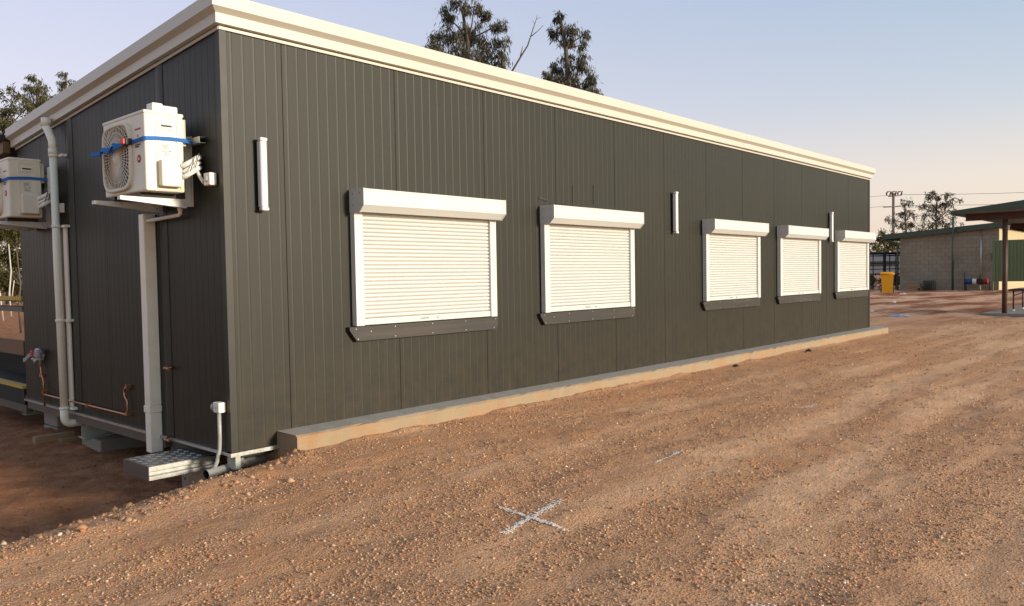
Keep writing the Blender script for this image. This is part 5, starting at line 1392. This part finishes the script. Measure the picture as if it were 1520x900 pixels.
# trees behind the shed
S66 = 66/1183.0
A = lambda X_, Y_, dep, r_, w: ((X_-1345)*S66, dep, 5.58-(Y_-320)*S66, r_*S66, w)
tree("gum_tree", (68.56, 15.27, 0.0), [(0, 0, 0), (0.1, 0, 2.5), (0, 0.1, 5), (-0.1, 0, 6.5)],
     [A(1340, 302, 0, 6, .5), A(1352, 300, .3, 5, .35), A(1346, 315, 0, 8, .7), A(1336, 318, 0, 6, .4), A(1318, 324, 0, 4, .25), A(1326, 328, 0, 5, .35), A(1355, 318, .3, 7, .6), A(1338, 334, 0, 8, .7), A(1352, 334, .3, 9, .8), A(1345, 348, 0, 9, .8), A(1325, 345, 0, 8, .5)],
     M['leaf_grey'], M['bark'], "ragged gum tree beside the power pole behind the shed", "tree", 41, per=150, leaf=(0.32, 0.075), droop=0.5)
A = lambda X_, Y_, dep, r_, w: ((X_-1390)*S66, dep, 6.09-(Y_-310)*S66, r_*S66, w)
tree("gum_tree", (70.3, 13.4, 0.0), [(0, 0, 0), (0.1, 0, 2.5), (0, 0.1, 5), (0, 0, 7.0)],
     [A(1376, 290, 0, 6, .5), A(1387, 286, .2, 4, .25), A(1395, 292, .3, 7, .6), A(1406, 288, 0, 6, .45), A(1370, 304, 0, 6, .4), A(1384, 305, 0, 9, .9), A(1400, 304, 0, 9, .9), A(1414, 300, .3, 6, .35), A(1423, 297, 0, 4, .2), A(1380, 320, .3, 10, .9), A(1398, 320, 0, 11, 1.1), A(1412, 316, 0, 7, .5), A(1390, 336, 0, 12, 1.1), A(1408, 334, 0, 9, .7), A(1368, 334, 0, 10, .7), A(1420, 330, 0, 7, .4)],
     M['leaf_grey'], M['bark'], "larger spreading gum tree behind the shed roof", "tree", 45, per=170, leaf=(0.32, 0.075), droop=0.5)
S60 = 60/1183.0
A = lambda X_, Y_, dep, r_, w: ((X_-1314)*S60, dep, 3.2-(Y_-360)*S60, r_*S60, w)
tree("bushy_tree", (61.0, 14.6, 0.0), [(0, 0, 0), (0.1, 0, 1.2), (0, 0, 2.6)],
     [A(1298, 362, 0, 9, .9), A(1310, 356, 0, 9, .9), A(1322, 360, .3, 9, .9), A(1334, 366, 0, 10, .9), A(1302, 375, 0, 12, 1.1), A(1320, 376, .3, 12, 1.1), A(1340, 380, 0, 12, 1.0), A(1286, 372, 0, 12, 1.0), A(1310, 348, 0, 6, .4), A(1300, 395, 0, 14, .9), A(1325, 395, 0, 14, .9)],
     M['leaf_green'], M['bark'], "rounded green bush beyond the yard fence", "bush", 51, per=330, leaf=(0.22, 0.07), droop=0.35)
A = lambda X_, Y_, dep, r_, w: ((X_-10)*0.0195, dep, 0.05-(Y_-490)*0.0195, r_*0.0195, w)
tree("low_scrub", (5.4, 19.2, 0.0), [(0, 0, 0), (0, 0, 0.25)],
     [A(28, 480, 0, 9, 1.0), A(10, 488, .3, 10, 1.0), A(-8, 484, 0, 10, 1.0), A(40, 490, .3, 10, 1.0)],
     M['leaf_olive'], M['bark'], "low dry scrub on the red bank beyond the veranda", "scrub", 58, per=120, leaf=(0.16, 0.03), droop=-0.3, trunk_r=(0.02, 0.01))
A = lambda X_, Y_, dep, r_, w: ((X_-1300)*0.039, dep, 0.3-(Y_-425)*0.039, r_*0.039, w)
tree("weed_clump", (45.6, 10.2, 0.0), [(0, 0, 0), (0, 0, 0.3)],
     [A(1296, 422, 0, 8, .6), A(1304, 428, 0, 7, .6), A(1290, 428, 0, 8, .6), A(1331, 424, -.3, 6, .5), A(1338, 430, -.3, 6, .4)],
     M['leaf_green'], M['bark'], "low green weeds growing at the foot of the yard fence", "weeds", 55, per=160, leaf=(0.20, 0.04), droop=-0.5, trunk_r=(0.02, 0.01))
# far bushland around the site
nr = np.random.default_rng(77); N = 44000
a = YAW+(nr.random(N)-0.5)*math.radians(358); rad = 170+90*nr.random(N)
hh = (2.5+4.5*fbm(a*26, a*0+3, 4, 3))*nr.random(N)**0.8
P0 = np.stack([CAM.x+rad*np.cos(a), CAM.y+rad*np.sin(a), hh], 1); P0[:, 2] += ground_h(P0[:, 0], P0[:, 1])*0.5
dv = nr.normal(0, 1, (N, 3)); dv[:, 2] -= 0.4; dv /= np.linalg.norm(dv, axis=1, keepdims=True)
me = leaf_mesh("far_bushland", P0, dv, 0.9+0.9*nr.random(N), 0.5+0.5*nr.random(N), nr.random(N), M['leaf_green'])
o = bpy.data.objects.new("far_bushland", me); col.objects.link(o)
tag(o, "distant low belt of green bushland on the horizon", "bushland", kind="stuff")

#print("PEB", len(xs), "TRI", sum(len(m.loops)-2*len(m.polygons) for m in bpy.data.meshes))
